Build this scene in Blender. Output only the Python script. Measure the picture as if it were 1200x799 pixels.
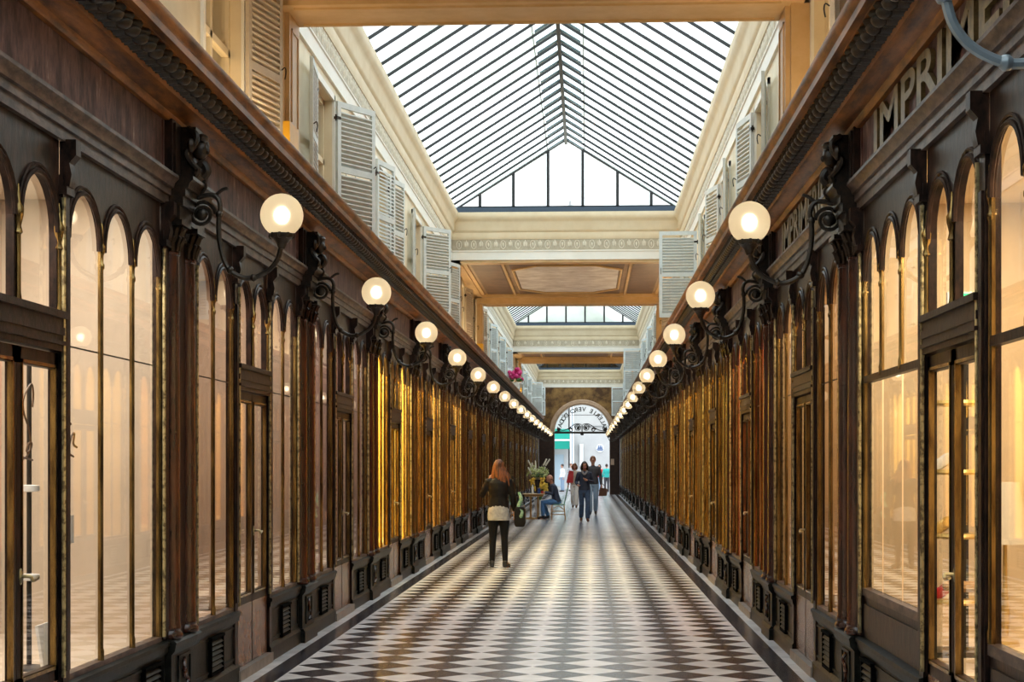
import bpy, bmesh, math, random
from mathutils import Vector, Matrix
R = math.radians
PI = math.pi
random.seed(7)
S = bpy.context.scene
COL = S.collection
for o in list(bpy.data.objects): bpy.data.objects.remove(o)

# ------------------------------------------------------------------ camera
cam_d = bpy.data.cameras.new('camera'); cam = bpy.data.objects.new('camera', cam_d); COL.objects.link(cam)
cam.location = (0, 0, 1.65)
YAW = math.atan(89/1870)
cam.rotation_euler = (PI/2, 0, YAW)
cam_d.sensor_width = 36; cam_d.lens = 1870/1200*36
cam_d.shift_y = (544-399.5)/1200
cam_d.clip_end = 600
S.camera = cam

# ------------------------------------------------------------------ world, exposure
w = bpy.data.worlds.new('sky'); S.world = w; w.use_nodes = True
nt = w.node_tree; nt.nodes.clear()
wo = nt.nodes.new('ShaderNodeOutputWorld'); wb = nt.nodes.new('ShaderNodeBackground')
wb.inputs[0].default_value = (0.86, 0.93, 1.0, 1); wb.inputs[1].default_value = 2.8
nt.links.new(wb.outputs[0], wo.inputs[0])
S.view_settings.view_transform = 'Standard'; S.view_settings.look = 'None'
S.view_settings.gamma = 1; S.view_settings.use_curve_mapping = False
S.view_settings.exposure = 0.10
S.cycles.use_denoising = True
S.cycles.max_bounces = 8; S.cycles.diffuse_bounces = 4; S.cycles.glossy_bounces = 4
S.cycles.transparent_max_bounces = 24; S.cycles.transmission_bounces = 6
S.cycles.sample_clamp_indirect = 6.0
S.cycles.caustics_reflective = False; S.cycles.caustics_refractive = False

WARM = (1.0, 0.72, 0.40)
SHOP_P = 105.0
GLOBE_E = 5.0

# ------------------------------------------------------------------ key planes
WL, WR = -2.68, 1.77          # shopfront planes
UL, UR = -2.82, 1.92          # walls of the upper storey
PITCH = 4.65
YL0, YR0 = 10.30, 10.75       # first pair of columns seen on each side
NB = 16
Y_END = 87.0
CX = (WL+WR)/2
Z0 = 1.65
SKY = [(-7.0, 10.6), (14.5, 32.7), (40.3, 59.4), (63.3, Y_END)]

# ------------------------------------------------------------------ materials
M = {}
def mat(name, c, rough=.5, metal=0, c2=None, scale=6, detail=6, mixlo=.35, mixhi=.65, bump=0, stretch=(1,1,1), spec=.5, coat=0, c3=None):
    m = bpy.data.materials.new(name); m.use_nodes = True; M[name] = m
    t = m.node_tree; b = t.nodes['Principled BSDF']
    b.inputs['Base Color'].default_value = (*c, 1); b.inputs['Roughness'].default_value = rough
    b.inputs['Metallic'].default_value = metal; b.inputs['Specular IOR Level'].default_value = spec
    b.inputs['Coat Weight'].default_value = coat; b.inputs['Coat Roughness'].default_value = .15
    if c2 or bump:
        tc = t.nodes.new('ShaderNodeTexCoord'); mp = t.nodes.new('ShaderNodeMapping'); mp.inputs['Scale'].default_value = stretch
        n = t.nodes.new('ShaderNodeTexNoise'); n.inputs['Scale'].default_value = scale; n.inputs['Detail'].default_value = detail; n.inputs['Roughness'].default_value = .65
        g = t.nodes.new('ShaderNodeNewGeometry')
        t.links.new(g.outputs['Position'], mp.inputs[0]); t.links.new(mp.outputs[0], n.inputs['Vector'])
        if c2:
            r = t.nodes.new('ShaderNodeValToRGB'); r.color_ramp.elements[0].position = mixlo; r.color_ramp.elements[1].position = mixhi
            r.color_ramp.elements[0].color = (*c, 1); r.color_ramp.elements[1].color = (*c2, 1)
            if c3:
                e = r.color_ramp.elements.new(mixhi+.1); e.color = (*c3, 1)
            t.links.new(n.outputs[0], r.inputs[0]); t.links.new(r.outputs[0], b.inputs['Base Color'])
        if bump:
            bp = t.nodes.new('ShaderNodeBump'); bp.inputs['Strength'].default_value = bump; bp.inputs['Distance'].default_value = .01
            t.links.new(n.outputs[0], bp.inputs['Height']); t.links.new(bp.outputs[0], b.inputs['Normal'])
    return m
def emit(name, c, s):
    m = mat(name, c, .5); b = m.node_tree.nodes['Principled BSDF']
    b.inputs['Emission Color'].default_value = (*c, 1); b.inputs['Emission Strength'].default_value = s
    return m
mat('dark_wood', (.012,.008,.007), .38, c2=(.050,.026,.018), scale=18, detail=9, bump=.3, stretch=(1,1,.5), spec=.14, mixlo=.40, mixhi=.68)
mat('frieze_wood', (.035,.014,.014), .55, c2=(.15,.075,.066), scale=11, detail=9, mixlo=.40, mixhi=.62, bump=.4, stretch=(1,1.0,.4), spec=.25, c3=(.34,.25,.21))
mat('moulding_wood', (.030,.020,.018), .42, c2=(.14,.096,.078), scale=16, detail=9, bump=.3, stretch=(1,.4,1), spec=.3, mixlo=.4, mixhi=.64)
mat('cornice_wood', (.060,.020,.006), .40, c2=(.38,.145,.034), scale=4, detail=9, bump=.2, stretch=(3,.6,3), spec=.3, mixlo=.36, mixhi=.66)
mat('carved_wood', (.009,.006,.004), .36, c2=(.045,.024,.012), scale=22, bump=.4, spec=.32, mixlo=.42, mixhi=.75)
mat('column_wood', (.022,.007,.005), .26, c2=(.105,.027,.010), scale=6, stretch=(2.5,2.5,.5), coat=.25, spec=.4, mixlo=.42, mixhi=.72)
mat('pedestal_wood', (.004,.005,.0045), .42, c2=(.017,.017,.014), scale=14, bump=.25, spec=.12)
mat('vent_black', (.003,.003,.003), .8, spec=.02)
mat('brass', (.10,.060,.022), .24, .85, c2=(.36,.24,.08), scale=20, stretch=(1,1,.15), mixlo=.40, mixhi=.62)
mat('pale_brass', (.50,.42,.22), .35, .6, c2=(.14,.11,.06), scale=25, mixlo=.45, mixhi=.6)
mat('iron', (.020,.016,.013), .35, .6, c2=(.05,.04,.03), scale=25)
mat('post_and_skylit_grey', (.30,.37,.42), .35, .3)
mat('door_stone', (.13,.062,.038), .22, c2=(.22,.115,.075), scale=4, spec=.3)
mat('step_stone', (.18,.16,.14), .5, c2=(.28,.25,.22), scale=8)
mat('cream_paint', (.72,.60,.40), .55, c2=(.80,.69,.49), scale=2.5)
mat('white_paint', (.80,.77,.68), .55, c2=(.86,.83,.75), scale=2.5)
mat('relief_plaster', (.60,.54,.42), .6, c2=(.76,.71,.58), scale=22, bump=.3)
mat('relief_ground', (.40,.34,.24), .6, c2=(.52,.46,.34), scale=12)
mat('ochre_paint', (.60,.40,.18), .5, c2=(.70,.50,.27), scale=3)
mat('warm_glow_yellow', (.80,.42,.02), .45, c2=(.88,.50,.04), scale=4)
mat('tan_ceiling', (.30,.19,.10), .5, c2=(.40,.27,.15), scale=2)
mat('brown_ceiling', (.12,.065,.035), .5, c2=(.20,.12,.065), scale=3)
mat('painted_cloud', (.55,.50,.50), .5, c2=(.88,.85,.86), scale=2.2)
mat('shutter_paint', (.56,.58,.55), .55, c2=(.66,.68,.64), scale=8)
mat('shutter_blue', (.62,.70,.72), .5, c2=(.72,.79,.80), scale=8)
mat('shutter_cream', (.58,.50,.40), .55, c2=(.68,.60,.48), scale=8)
mat('zinc', (.05,.075,.11), .4, .3)
mat('bar_black', (.012,.012,.012), .45)
mat('bar_blue', (.10,.17,.20), .45)
mat('marble_wall', (.07,.032,.010), .3, c2=(.30,.17,.055), scale=1.8, detail=10, mixlo=.40, mixhi=.66, spec=.3)
mat('arch_stone', (.42,.28,.18), .4, c2=(.52,.36,.24), scale=6)
mat('end_brown', (.022,.011,.008), .4, c2=(.045,.022,.013), scale=6, spec=.3)
mat('curtain', (.80,.72,.58), .8)
mat('room_dark', (.10,.08,.06), .8)
mat('cream_int', (.70,.60,.44), .7)
mat('facade_white', (.50,.50,.49), .8, c2=(.56,.56,.54), scale=1.2)
mat('facade_blue', (.40,.50,.56), .8)
mat('asphalt', (.16,.16,.17), .8, c2=(.22,.22,.22), scale=4)
mat('green_awning', (.0,.30,.22), .7)
mat('white_trim', (.85,.85,.85), .6)
mat('sign_blue', (.02,.10,.28), .5)
mat('gold_letter', (.10,.07,.03), .42, .3, c2=(.28,.20,.08), scale=14)
mat('ink_brown', (.10,.045,.012), .5)
mat('card_white', (.8,.8,.78), .6)
mat('plaque', (.55,.38,.26), .5)
mat('hair_scarf', (.22,.22,.23), .8, c2=(.34,.33,.33), scale=30)
mat('skin', (.52,.27,.18), .5); mat('skin_ruddy', (.50,.24,.16), .5)
mat('hair_auburn', (.035,.012,.006), .6, c2=(.24,.075,.024), scale=38, stretch=(1,1,.12), bump=.6, mixlo=.40, mixhi=.62)
mat('hair_dark', (.03,.018,.012), .5); mat('hair_brown', (.20,.075,.03), .5)
mat('leather_black', (.006,.006,.007), .5, c2=(.014,.013,.015), scale=20, bump=.2, spec=.12)
mat('cloth_grey', (.27,.27,.28), .8, c2=(.42,.42,.42), scale=14, bump=.3)
mat('cloth_black', (.006,.006,.008), .8, spec=.2); mat('shoe_black', (.014,.012,.012), .35)
mat('cloth_navy', (.020,.032,.065), .7, c2=(.035,.05,.09), scale=14)
mat('denim', (.055,.16,.38), .8, c2=(.09,.24,.50), scale=20); mat('denim_dark', (.03,.06,.13), .8, c2=(.05,.10,.20), scale=20)
mat('denim_pale', (.26,.36,.48), .8); mat('cloth_white', (.75,.74,.72), .8); mat('cloth_beige', (.55,.46,.36), .8)
mat('cloth_red', (.50,.03,.03), .7); mat('cloth_teal', (.02,.42,.38), .7); mat('cloth_orange', (.80,.20,.02), .7)
mat('cloth_pink', (.65,.06,.16), .7); mat('cloth_charcoal', (.05,.05,.06), .7); mat('leather_brown', (.10,.04,.02), .4)
mat('rattan', (.42,.22,.08), .5, c2=(.50,.28,.10), scale=30); mat('green_weave', (.05,.22,.14), .6, c2=(.30,.42,.32), scale=60, mixlo=.48, mixhi=.52)
mat('table_top', (.50,.36,.20), .35); mat('gold_wood', (.45,.27,.09), .35)
mat('vase_dark', (.02,.016,.014), .2); mat('petal_green', (.45,.52,.22), .6); mat('petal_white', (.75,.74,.66), .6)
mat('petal_pink', (.62,.03,.20), .6); mat('petal_yellow', (.75,.50,.05), .6); mat('leaf_green', (.06,.17,.04), .6); mat('twig', (.42,.38,.30), .7)
mat('pot_white', (.70,.68,.64), .5); mat('shelf_gold', (.70,.48,.16), .3, .5); mat('shoe_red', (.50,.01,.02), .3)
mat('lamp_black', (.012,.012,.012), .35); mat('bottle_blue', (.04,.10,.35), .2); mat('plastic_white', (.78,.80,.82), .4)
mat('tyre', (.015,.015,.015), .7); mat('scooter_white', (.75,.76,.78), .25); mat('chrome', (.6,.6,.6), .2, 1)
emit('green_light', (.03,.75,.30), .9)
emit('bulb', (1.0,.88,.70), GLOBE_E*6)

def glass_mat():
    m = bpy.data.materials.new('glass'); m.use_nodes = True; t = m.node_tree; t.nodes.clear()
    o = t.nodes.new('ShaderNodeOutputMaterial'); tr = t.nodes.new('ShaderNodeBsdfTransparent'); gl = t.nodes.new('ShaderNodeBsdfGlossy')
    tr.inputs[0].default_value = (.96,.96,.94,1); gl.inputs['Roughness'].default_value = .02
    f = t.nodes.new('ShaderNodeFresnel'); mx = t.nodes.new('ShaderNodeMixShader')
    g = t.nodes.new('ShaderNodeNewGeometry'); io = t.nodes.new('ShaderNodeMath'); io.operation = 'MULTIPLY_ADD'      # same reflectance from both faces of the thin pane
    io.inputs[1].default_value = 1/1.45-1.45; io.inputs[2].default_value = 1.45
    t.links.new(g.outputs['Backfacing'], io.inputs[0]); t.links.new(io.outputs[0], f.inputs[0])
    k2 = t.nodes.new('ShaderNodeMath'); k2.operation = 'MULTIPLY'; k2.inputs[1].default_value = 1.5; k3 = t.nodes.new('ShaderNodeMath'); k3.operation = 'MINIMUM'; k3.inputs[1].default_value = .5
    t.links.new(f.outputs[0], k2.inputs[0]); t.links.new(k2.outputs[0], k3.inputs[0]); t.links.new(k3.outputs[0], mx.inputs[0]); t.links.new(tr.outputs[0], mx.inputs[1]); t.links.new(gl.outputs[0], mx.inputs[2]); t.links.new(mx.outputs[0], o.inputs[0])
    M['glass'] = m
glass_mat()
def roofglass():
    m = bpy.data.materials.new('roof_glass'); m.use_nodes = True; t = m.node_tree; t.nodes.clear()
    o = t.nodes.new('ShaderNodeOutputMaterial'); tr = t.nodes.new('ShaderNodeBsdfTransparent'); tl = t.nodes.new('ShaderNodeBsdfTranslucent')
    g = t.nodes.new('ShaderNodeNewGeometry'); n = t.nodes.new('ShaderNodeTexNoise'); n.inputs['Scale'].default_value = .55; n.inputs['Detail'].default_value = 5
    r = t.nodes.new('ShaderNodeValToRGB'); r.color_ramp.elements[0].position = .38; r.color_ramp.elements[1].position = .62
    r.color_ramp.elements[0].color = (.66,.76,.64,1); r.color_ramp.elements[1].color = (.93,.95,.95,1)
    t.links.new(g.outputs['Position'], n.inputs['Vector']); t.links.new(n.outputs[0], r.inputs[0]); t.links.new(r.outputs[0], tl.inputs[0])
    tr.inputs[0].default_value = (.90,.93,.92,1)
    mx = t.nodes.new('ShaderNodeMixShader'); mx.inputs[0].default_value = .45
    t.links.new(tr.outputs[0], mx.inputs[1]); t.links.new(tl.outputs[0], mx.inputs[2]); t.links.new(mx.outputs[0], o.inputs[0])
    M['roof_glass'] = m
roofglass()
def globe_mat():
    m = bpy.data.materials.new('globe_glass'); m.use_nodes = True; t = m.node_tree; t.nodes.clear()
    o = t.nodes.new('ShaderNodeOutputMaterial'); rf = t.nodes.new('ShaderNodeBsdfRefraction'); tl = t.nodes.new('ShaderNodeBsdfTranslucent')
    rf.inputs['Color'].default_value = (1,.92,.76,1); rf.inputs['Roughness'].default_value = .62; rf.inputs['IOR'].default_value = 1.22
    tl.inputs[0].default_value = (.62,.54,.40,1)
    df = t.nodes.new('ShaderNodeBsdfDiffuse'); df.inputs[0].default_value = (.48,.43,.34,1)
    a = t.nodes.new('ShaderNodeMixShader'); a.inputs[0].default_value = .5
    b = t.nodes.new('ShaderNodeMixShader'); b.inputs[0].default_value = .35
    t.links.new(rf.outputs[0], a.inputs[1]); t.links.new(tl.outputs[0], a.inputs[2]); t.links.new(a.outputs[0], b.inputs[1]); t.links.new(df.outputs[0], b.inputs[2]); t.links.new(b.outputs[0], o.inputs[0])
    M['globe_glass'] = m
globe_mat()
def floor_mat():
    m = bpy.data.materials.new('marble_floor'); m.use_nodes = True; t = m.node_tree; L = t.links.new; N = t.nodes.new
    b = t.nodes['Principled BSDF']
    g = N('ShaderNodeNewGeometry'); sp = N('ShaderNodeSeparateXYZ'); L(g.outputs['Position'], sp.inputs[0])
    def mth(op, a, bb=None):
        n = N('ShaderNodeMath'); n.operation = op
        for i, v in enumerate((a, bb)):
            if v is None: continue
            if isinstance(v, (int, float)): n.inputs[i].default_value = v
            else: L(v, n.inputs[i])
        return n.outputs[0]
    W = .482; X0 = -2.38
    u = mth('DIVIDE', mth('SUBTRACT', sp.outputs[0], X0), W); v = mth('DIVIDE', sp.outputs[1], W)
    fa = mth('FLOOR', mth('ADD', u, v)); fb = mth('FLOOR', mth('SUBTRACT', u, v))
    par = mth('MODULO', mth('ABSOLUTE', mth('ADD', fa, fb)), 2.0)      # 0 dark, 1 white
    dark = mth('LESS_THAN', par, .5)
    x = sp.outputs[0]
    inner = mth('MULTIPLY', mth('GREATER_THAN', x, X0), mth('LESS_THAN', x, X0+8*W))
    outer = mth('MULTIPLY', mth('GREATER_THAN', x, X0-.16), mth('LESS_THAN', x, X0+8*W+.165))
    band = mth('MULTIPLY', outer, mth('SUBTRACT', 1.0, inner))
    ingal = mth('LESS_THAN', sp.outputs[1], Y_END-.3)
    isd = mth('MULTIPLY', mth('MAXIMUM', mth('MULTIPLY', dark, inner), band), ingal)
    wn = N('ShaderNodeTexWhiteNoise'); wn.noise_dimensions = '2D'; cv = N('ShaderNodeCombineXYZ'); L(fa, cv.inputs[0]); L(fb, cv.inputs[1]); L(cv.outputs[0], wn.inputs['Vector'])
    ns = N('ShaderNodeTexNoise'); ns.inputs['Scale'].default_value = 5; ns.inputs['Detail'].default_value = 8; L(g.outputs['Position'], ns.inputs['Vector'])
    rd = N('ShaderNodeValToRGB'); rd.color_ramp.elements[0].color = (.012,.015,.026,1); rd.color_ramp.elements[1].color = (.048,.050,.068,1)
    rw = N('ShaderNodeValToRGB'); rw.color_ramp.elements[0].color = (.62,.645,.69,1); rw.color_ramp.elements[1].color = (.80,.825,.87,1)
    for r in (rd, rw): r.color_ramp.elements[0].position = .3; r.color_ramp.elements[1].position = .7
    L(mth('ADD', mth('MULTIPLY', wn.outputs[0], .4), mth('MULTIPLY', ns.outputs[0], .6)), rd.inputs[0]); L(mth('ADD', mth('MULTIPLY', wn.outputs[0], .4), mth('MULTIPLY', ns.outputs[0], .6)), rw.inputs[0])
    mx = N('ShaderNodeMix'); mx.data_type = 'RGBA'; L(isd, mx.inputs[0]); L(rw.outputs[0], mx.inputs[6]); L(rd.outputs[0], mx.inputs[7])
    L(mx.outputs[2], b.inputs['Base Color']); b.inputs['Roughness'].default_value = .22
    L(mth('ADD', mth('MULTIPLY', ns.outputs[0], .16), .14), b.inputs['Roughness'])
    M['marble_floor'] = m
floor_mat()

# ------------------------------------------------------------------ mesh builder
class MB:
    def __init__(s): s.v = []; s.f = []; s.mi = []; s.k = 0
    def add(s, vs, fs):
        n = len(s.v); s.v += [tuple(p) for p in vs]; s.f += [tuple(i+n for i in f) for f in fs]; s.mi += [s.k]*len(fs); return s
    def box(s, x0, x1, y0, y1, z0, z1):
        if x0 > x1: x0, x1 = x1, x0
        if y0 > y1: y0, y1 = y1, y0
        if z0 > z1: z0, z1 = z1, z0
        return s.add([(x0,y0,z0),(x1,y0,z0),(x1,y1,z0),(x0,y1,z0),(x0,y0,z1),(x1,y0,z1),(x1,y1,z1),(x0,y1,z1)],
              [(0,3,2,1),(4,5,6,7),(0,1,5,4),(1,2,6,5),(2,3,7,6),(3,0,4,7)])
    def extr(s, poly, axis, a, b):          # closed 2-D polygon swept along an axis
        def P(p, t): return {'y': (p[0], t, p[1]), 'x': (t, p[0], p[1]), 'z': (p[0], p[1], t)}[axis]
        n = len(poly); vs = [P(p, a) for p in poly]+[P(p, b) for p in poly]
        fs = [(i, (i+1) % n, (i+1) % n+n, i+n) for i in range(n)]+[tuple(range(n))[::-1], tuple(range(n, 2*n))]
        return s.add(vs, fs)
    def tube(s, path, r, n=8, caps=True):
        path = [Vector(p) for p in path]; m = len(path); rs = r if isinstance(r, (list, tuple)) else [r]*m
        vs = []; up = None
        for i, p in enumerate(path):
            t = (path[min(i+1, m-1)]-path[max(i-1, 0)])
            if t.length < 1e-9: t = Vector((0,0,1))
            t.normalize()
            if up is None:
                up = Vector((0,0,1)) if abs(t.z) < .9 else Vector((1,0,0))
            a = (up - t*up.dot(t))
            if a.length < 1e-6: a = t.orthogonal()
            a.normalize(); b = t.cross(a); up = a
            rr = rs[i] if isinstance(rs[i], (tuple, list)) else (rs[i], rs[i])
            for k in range(n):
                q = 2*PI*k/n; vs.append(p+a*math.cos(q)*rr[0]+b*math.sin(q)*rr[1])
        fs = [(i*n+k, i*n+(k+1) % n, (i+1)*n+(k+1) % n, (i+1)*n+k) for i in range(m-1) for k in range(n)]
        if caps: fs += [tuple(range(n))[::-1], tuple(range((m-1)*n, m*n))]
        return s.add(vs, fs)
    def lathe(s, prof, c=(0,0,0), n=16, a0=0, a1=2*PI, sx=1, sy=1):   # prof: (r, z)
        full = abs(a1-a0-2*PI) < 1e-6; k = n if full else n+1; vs = []
        for r, z in prof:
            for i in range(k):
                a = a0+(a1-a0)*i/n; vs.append((c[0]+r*math.cos(a)*sx, c[1]+r*math.sin(a)*sy, c[2]+z))
        fs = []
        for j in range(len(prof)-1):
            for i in range(n):
                i2 = (i+1) % k
                fs.append((j*k+i, j*k+i2, (j+1)*k+i2, (j+1)*k+i))
        if full: fs += [tuple(range(k))[::-1], tuple(range((len(prof)-1)*k, len(prof)*k))]
        return s.add(vs, fs)
    def ball(s, c, r, n=12, m=8):
        rx, ry, rz = r if isinstance(r, (tuple, list)) else (r, r, r)
        prof = [(max(1e-4, math.sin(PI*i/m)), -math.cos(PI*i/m)) for i in range(m+1)]
        vs = []; 
        for a, z in prof:
            for i in range(n):
                q = 2*PI*i/n; vs.append((c[0]+a*math.cos(q)*rx, c[1]+a*math.sin(q)*ry, c[2]+z*rz))
        fs = [(j*n+i, j*n+(i+1) % n, (j+1)*n+(i+1) % n, (j+1)*n+i) for j in range(m) for i in range(n)]
        return s.add(vs, fs)
    def obj(s, name, m, parent=None, loc=(0,0,0), sharp=38):
        me = bpy.data.meshes.new(name); me.from_pydata(s.v, [], s.f)
        ms = m if isinstance(m, (list, tuple)) else [m]
        for q in ms: me.materials.append(M[q])
        if len(ms) > 1: me.polygons.foreach_set('material_index', s.mi)
        bm = bmesh.new(); bm.from_mesh(me); bmesh.ops.recalc_face_normals(bm, faces=bm.faces); bm.to_mesh(me); bm.free()
        me.polygons.foreach_set('use_smooth', [True]*len(me.polygons)); me.set_sharp_from_angle(angle=R(sharp))
        me.update()
        o = bpy.data.objects.new(name, me); COL.objects.link(o); o.location = loc
        if parent: o.parent = parent
        return o
def empty(name, loc=(0,0,0), rz=0):
    o = bpy.data.objects.new(name, None); COL.objects.link(o); o.location = loc; o.rotation_euler = (0,0,rz); o.empty_display_size = .1; return o
def tag(o, label=None, cat=None, group=None, kind=None):
    if label: o['label'] = label
    if cat: o['category'] = cat
    if group: o['group'] = group
    if kind: o['kind'] = kind
    return o
def struct(o, label=None, cat=None):
    o['kind'] = 'structure'
    if label: o['label'] = label
    if cat: o['category'] = cat
    return o
def copy_tree(o, parent=None, done=None):
    c = o.copy(); COL.objects.link(c)
    if parent is not None: c.parent = parent
    for ch in KIDS.get(o.name, [q for q in o.children]): copy_tree(ch, c)
    return c
KIDS = {}
def spline(pts, per=6):
    P = [Vector(p) for p in pts]; out = []
    for i in range(len(P)-1):
        p0 = P[max(i-1,0)]; p1 = P[i]; p2 = P[i+1]; p3 = P[min(i+2,len(P)-1)]
        for k in range(per):
            t = k/per; out.append(.5*((2*p1)+(-p0+p2)*t+(2*p0-5*p1+4*p2-p3)*t*t+(-p0+3*p1-3*p2+p3)*t**3))
    out.append(P[-1]); return out
ORD = ['first','second','third','fourth','fifth','sixth','seventh','eighth','ninth','tenth','eleventh','twelfth','thirteenth','fourteenth','fifteenth','sixteenth','seventeenth','eighteenth','nineteenth','twentieth']

# ------------------------------------------------------------------ structure: floor
f = MB().box(-4.2, 3.4, -8, Y_END+.3, -.1, 0)
struct(f.obj('floor', 'marble_floor'), 'black and white diamond checkered marble floor with dark border bands', 'floor')

# cornice along each side: profile in (x out from wall plane, z)
def cornice(side):
    base = WL if side == 'left' else WR; sg = 1 if side == 'left' else -1
    a, b = -7.5, Y_END-2.5
    m = MB()
    def ex(poly): m.extr([(base+sg*p[0], p[1]) for p in poly], 'y', a, b)
    m.k = 0
    ex([(-.05,3.83),(.03,3.83),(.05,3.85),(.055,3.865),(.10,3.88),(.13,3.895),(.165,3.90),(.175,3.925),(.165,3.94),(-.05,3.94)])   # bed mould
    ex([(-.3,3.94),(.14,3.94),(.14,4.03),(-.3,4.03)])                           # behind the carved band
    ex([(-.3,4.02),(.30,4.02),(.30,4.028),(.345,4.03),(.35,4.07),(.358,4.075),(.375,4.10),(.385,4.12),(.385,4.135),(.20,4.16),(-.3,4.17)])
    o = struct(m.obj('trim_'+side+'_cornice', 'cornice_wood'), 'brown wooden cornice running above the %s shopfronts' % side, 'cornice')
    c = MB(); y = -7.3
    while y < b-.1:
        x = base+sg*.20
        # an acanthus-like lobe: curled leaf leaning out
        n0 = len(c.v)
        c.ball((0,0,0), (.095,.040,.050), 8, 6); c.ball((-.01,.05,-.012), (.07,.030,.038), 8, 5); 
        c.ball((.045,.0,-.030), (.040,.046,.034), 8, 6)
        for i in range(n0, len(c.v)):
            p = c.v[i]; c.v[i] = (x+sg*(p[0]+.012), y+p[1]+.75*p[0], 3.975+p[2]+.30*p[0])
        y += .155 if y < 45 else .22
    c.obj('carved_band', 'carved_wood', o)
cornice('left'); cornice('right')

# ------------------------------------------------------------------ shopfront pieces (local: x out, y along, z up)
ZS, ZSILL, ZTOP = 2.82, .55, 3.30
def arch_strip(m, y0, y1, zs, ztop, x0, x1, seg=14):
    """wall piece with one round-arched hole, from spring line to ztop, between x0 (back) and x1 (front)"""
    c = (y0+y1)/2; r = (y1-y0)/2
    pts = [(c-r*math.cos(PI*i/seg), zs+r*math.sin(PI*i/seg)) for i in range(seg+1)]
    vs = []; fs = []
    for (y, z) in pts: vs += [(x1,y,z),(x1,y,ztop),(x0,y,z),(x0,y,ztop)]
    for i in range(seg):
        a = i*4; b = a+4
        fs += [(a,b,b+1,a+1),(a+2,a+3,b+3,b+2),(a,a+2,b+2,b)]
    m.add(vs, fs)
def ring(m, c, zs, r, x, t=.018, seg=14):
    m.tube([(x, c-r*math.cos(PI*i/seg), zs+r*math.sin(PI*i/seg)) for i in range(seg+1)], t, 6)

def arched_window(y0, y1, n, parent, zlow, bar=None, panel=False):
    """y0..y1 with n arches; returns frame object"""
    p = (y1-y0)/n; fr = MB(); mw = .032
    for i in range(n):
        a = y0+i*p; arch_strip(fr, a+mw, a+p-mw, ZS, ZTOP-.0, -.016, 0)
        for yy in (a, a+p-mw): fr.box(-.016, 0, yy, yy+mw, ZS, ZTOP)
        ring(fr, a+p/2, ZS, p/2-mw-.002, .006, .014)
        ring(fr, a+p/2, ZS, p/2-mw+.03, .003, .010)
    sr = MB(); sr.box(-.05, .012, y0, y1, zlow-.05, zlow); sr.obj('sill', 'moulding_wood', parent)
    if panel:
        lp = MB(); lp.box(-.03, .0, y0, y1, ZSILL-.02, zlow-.05); lp.box(0, .012, y0+.06, y1-.06, ZSILL+.05, zlow-.10); lp.obj('lower_panel', 'dark_wood', parent)
    o = fr.obj('window_frame', 'dark_wood', parent)
    if bar: fb = MB(); fb.box(-.035, .008, y0, y1, bar-.022, bar+.022); fb.obj('cross_rail', 'dark_wood', o)
    for i in range(n+1):
        yy = y0+i*p; b0 = bar if (bar and 0 < i < n) else zlow
        c = MB(); yy = min(max(yy, y0+.018), y1-.018)
        prof = [(.020,b0),(.020,b0+.05),(.014,b0+.07),(.014,ZS-.10),(.022,ZS-.09),(.022,ZS-.07),(.014,ZS-.06),(.016,ZS-.02),(.026,ZS+.0),(.028,ZS+.03),(.014,ZS+.05),(.012,ZS+.14),(.004,ZS+.16)]
        c.lathe([(r_*.72, z_) for r_, z_ in prof], (.002, yy, 0), 8)
        c.box(-.016, .0, yy-.012, yy+.012, b0, ZS)
        c.obj('colonnette', 'brass', o)
    for i in range(n):
        a = y0+i*p; g = MB(); y_0 = a+.018; y_1 = a+p-.018; seg = 12; c = (y_0+y_1)/2; r = (y_1-y_0)/2-.012
        pts = [(y_0, zlow), (y_1, zlow)]+[(c+r*math.cos(PI*k/seg), ZS+r*math.sin(PI*k/seg)) for k in range(seg+1)]
        g.add([(-.010, q[0], q[1]) for q in pts], [tuple(range(len(pts)))])
        g.obj('glass_pane', 'glass', o)
    return o

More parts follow.
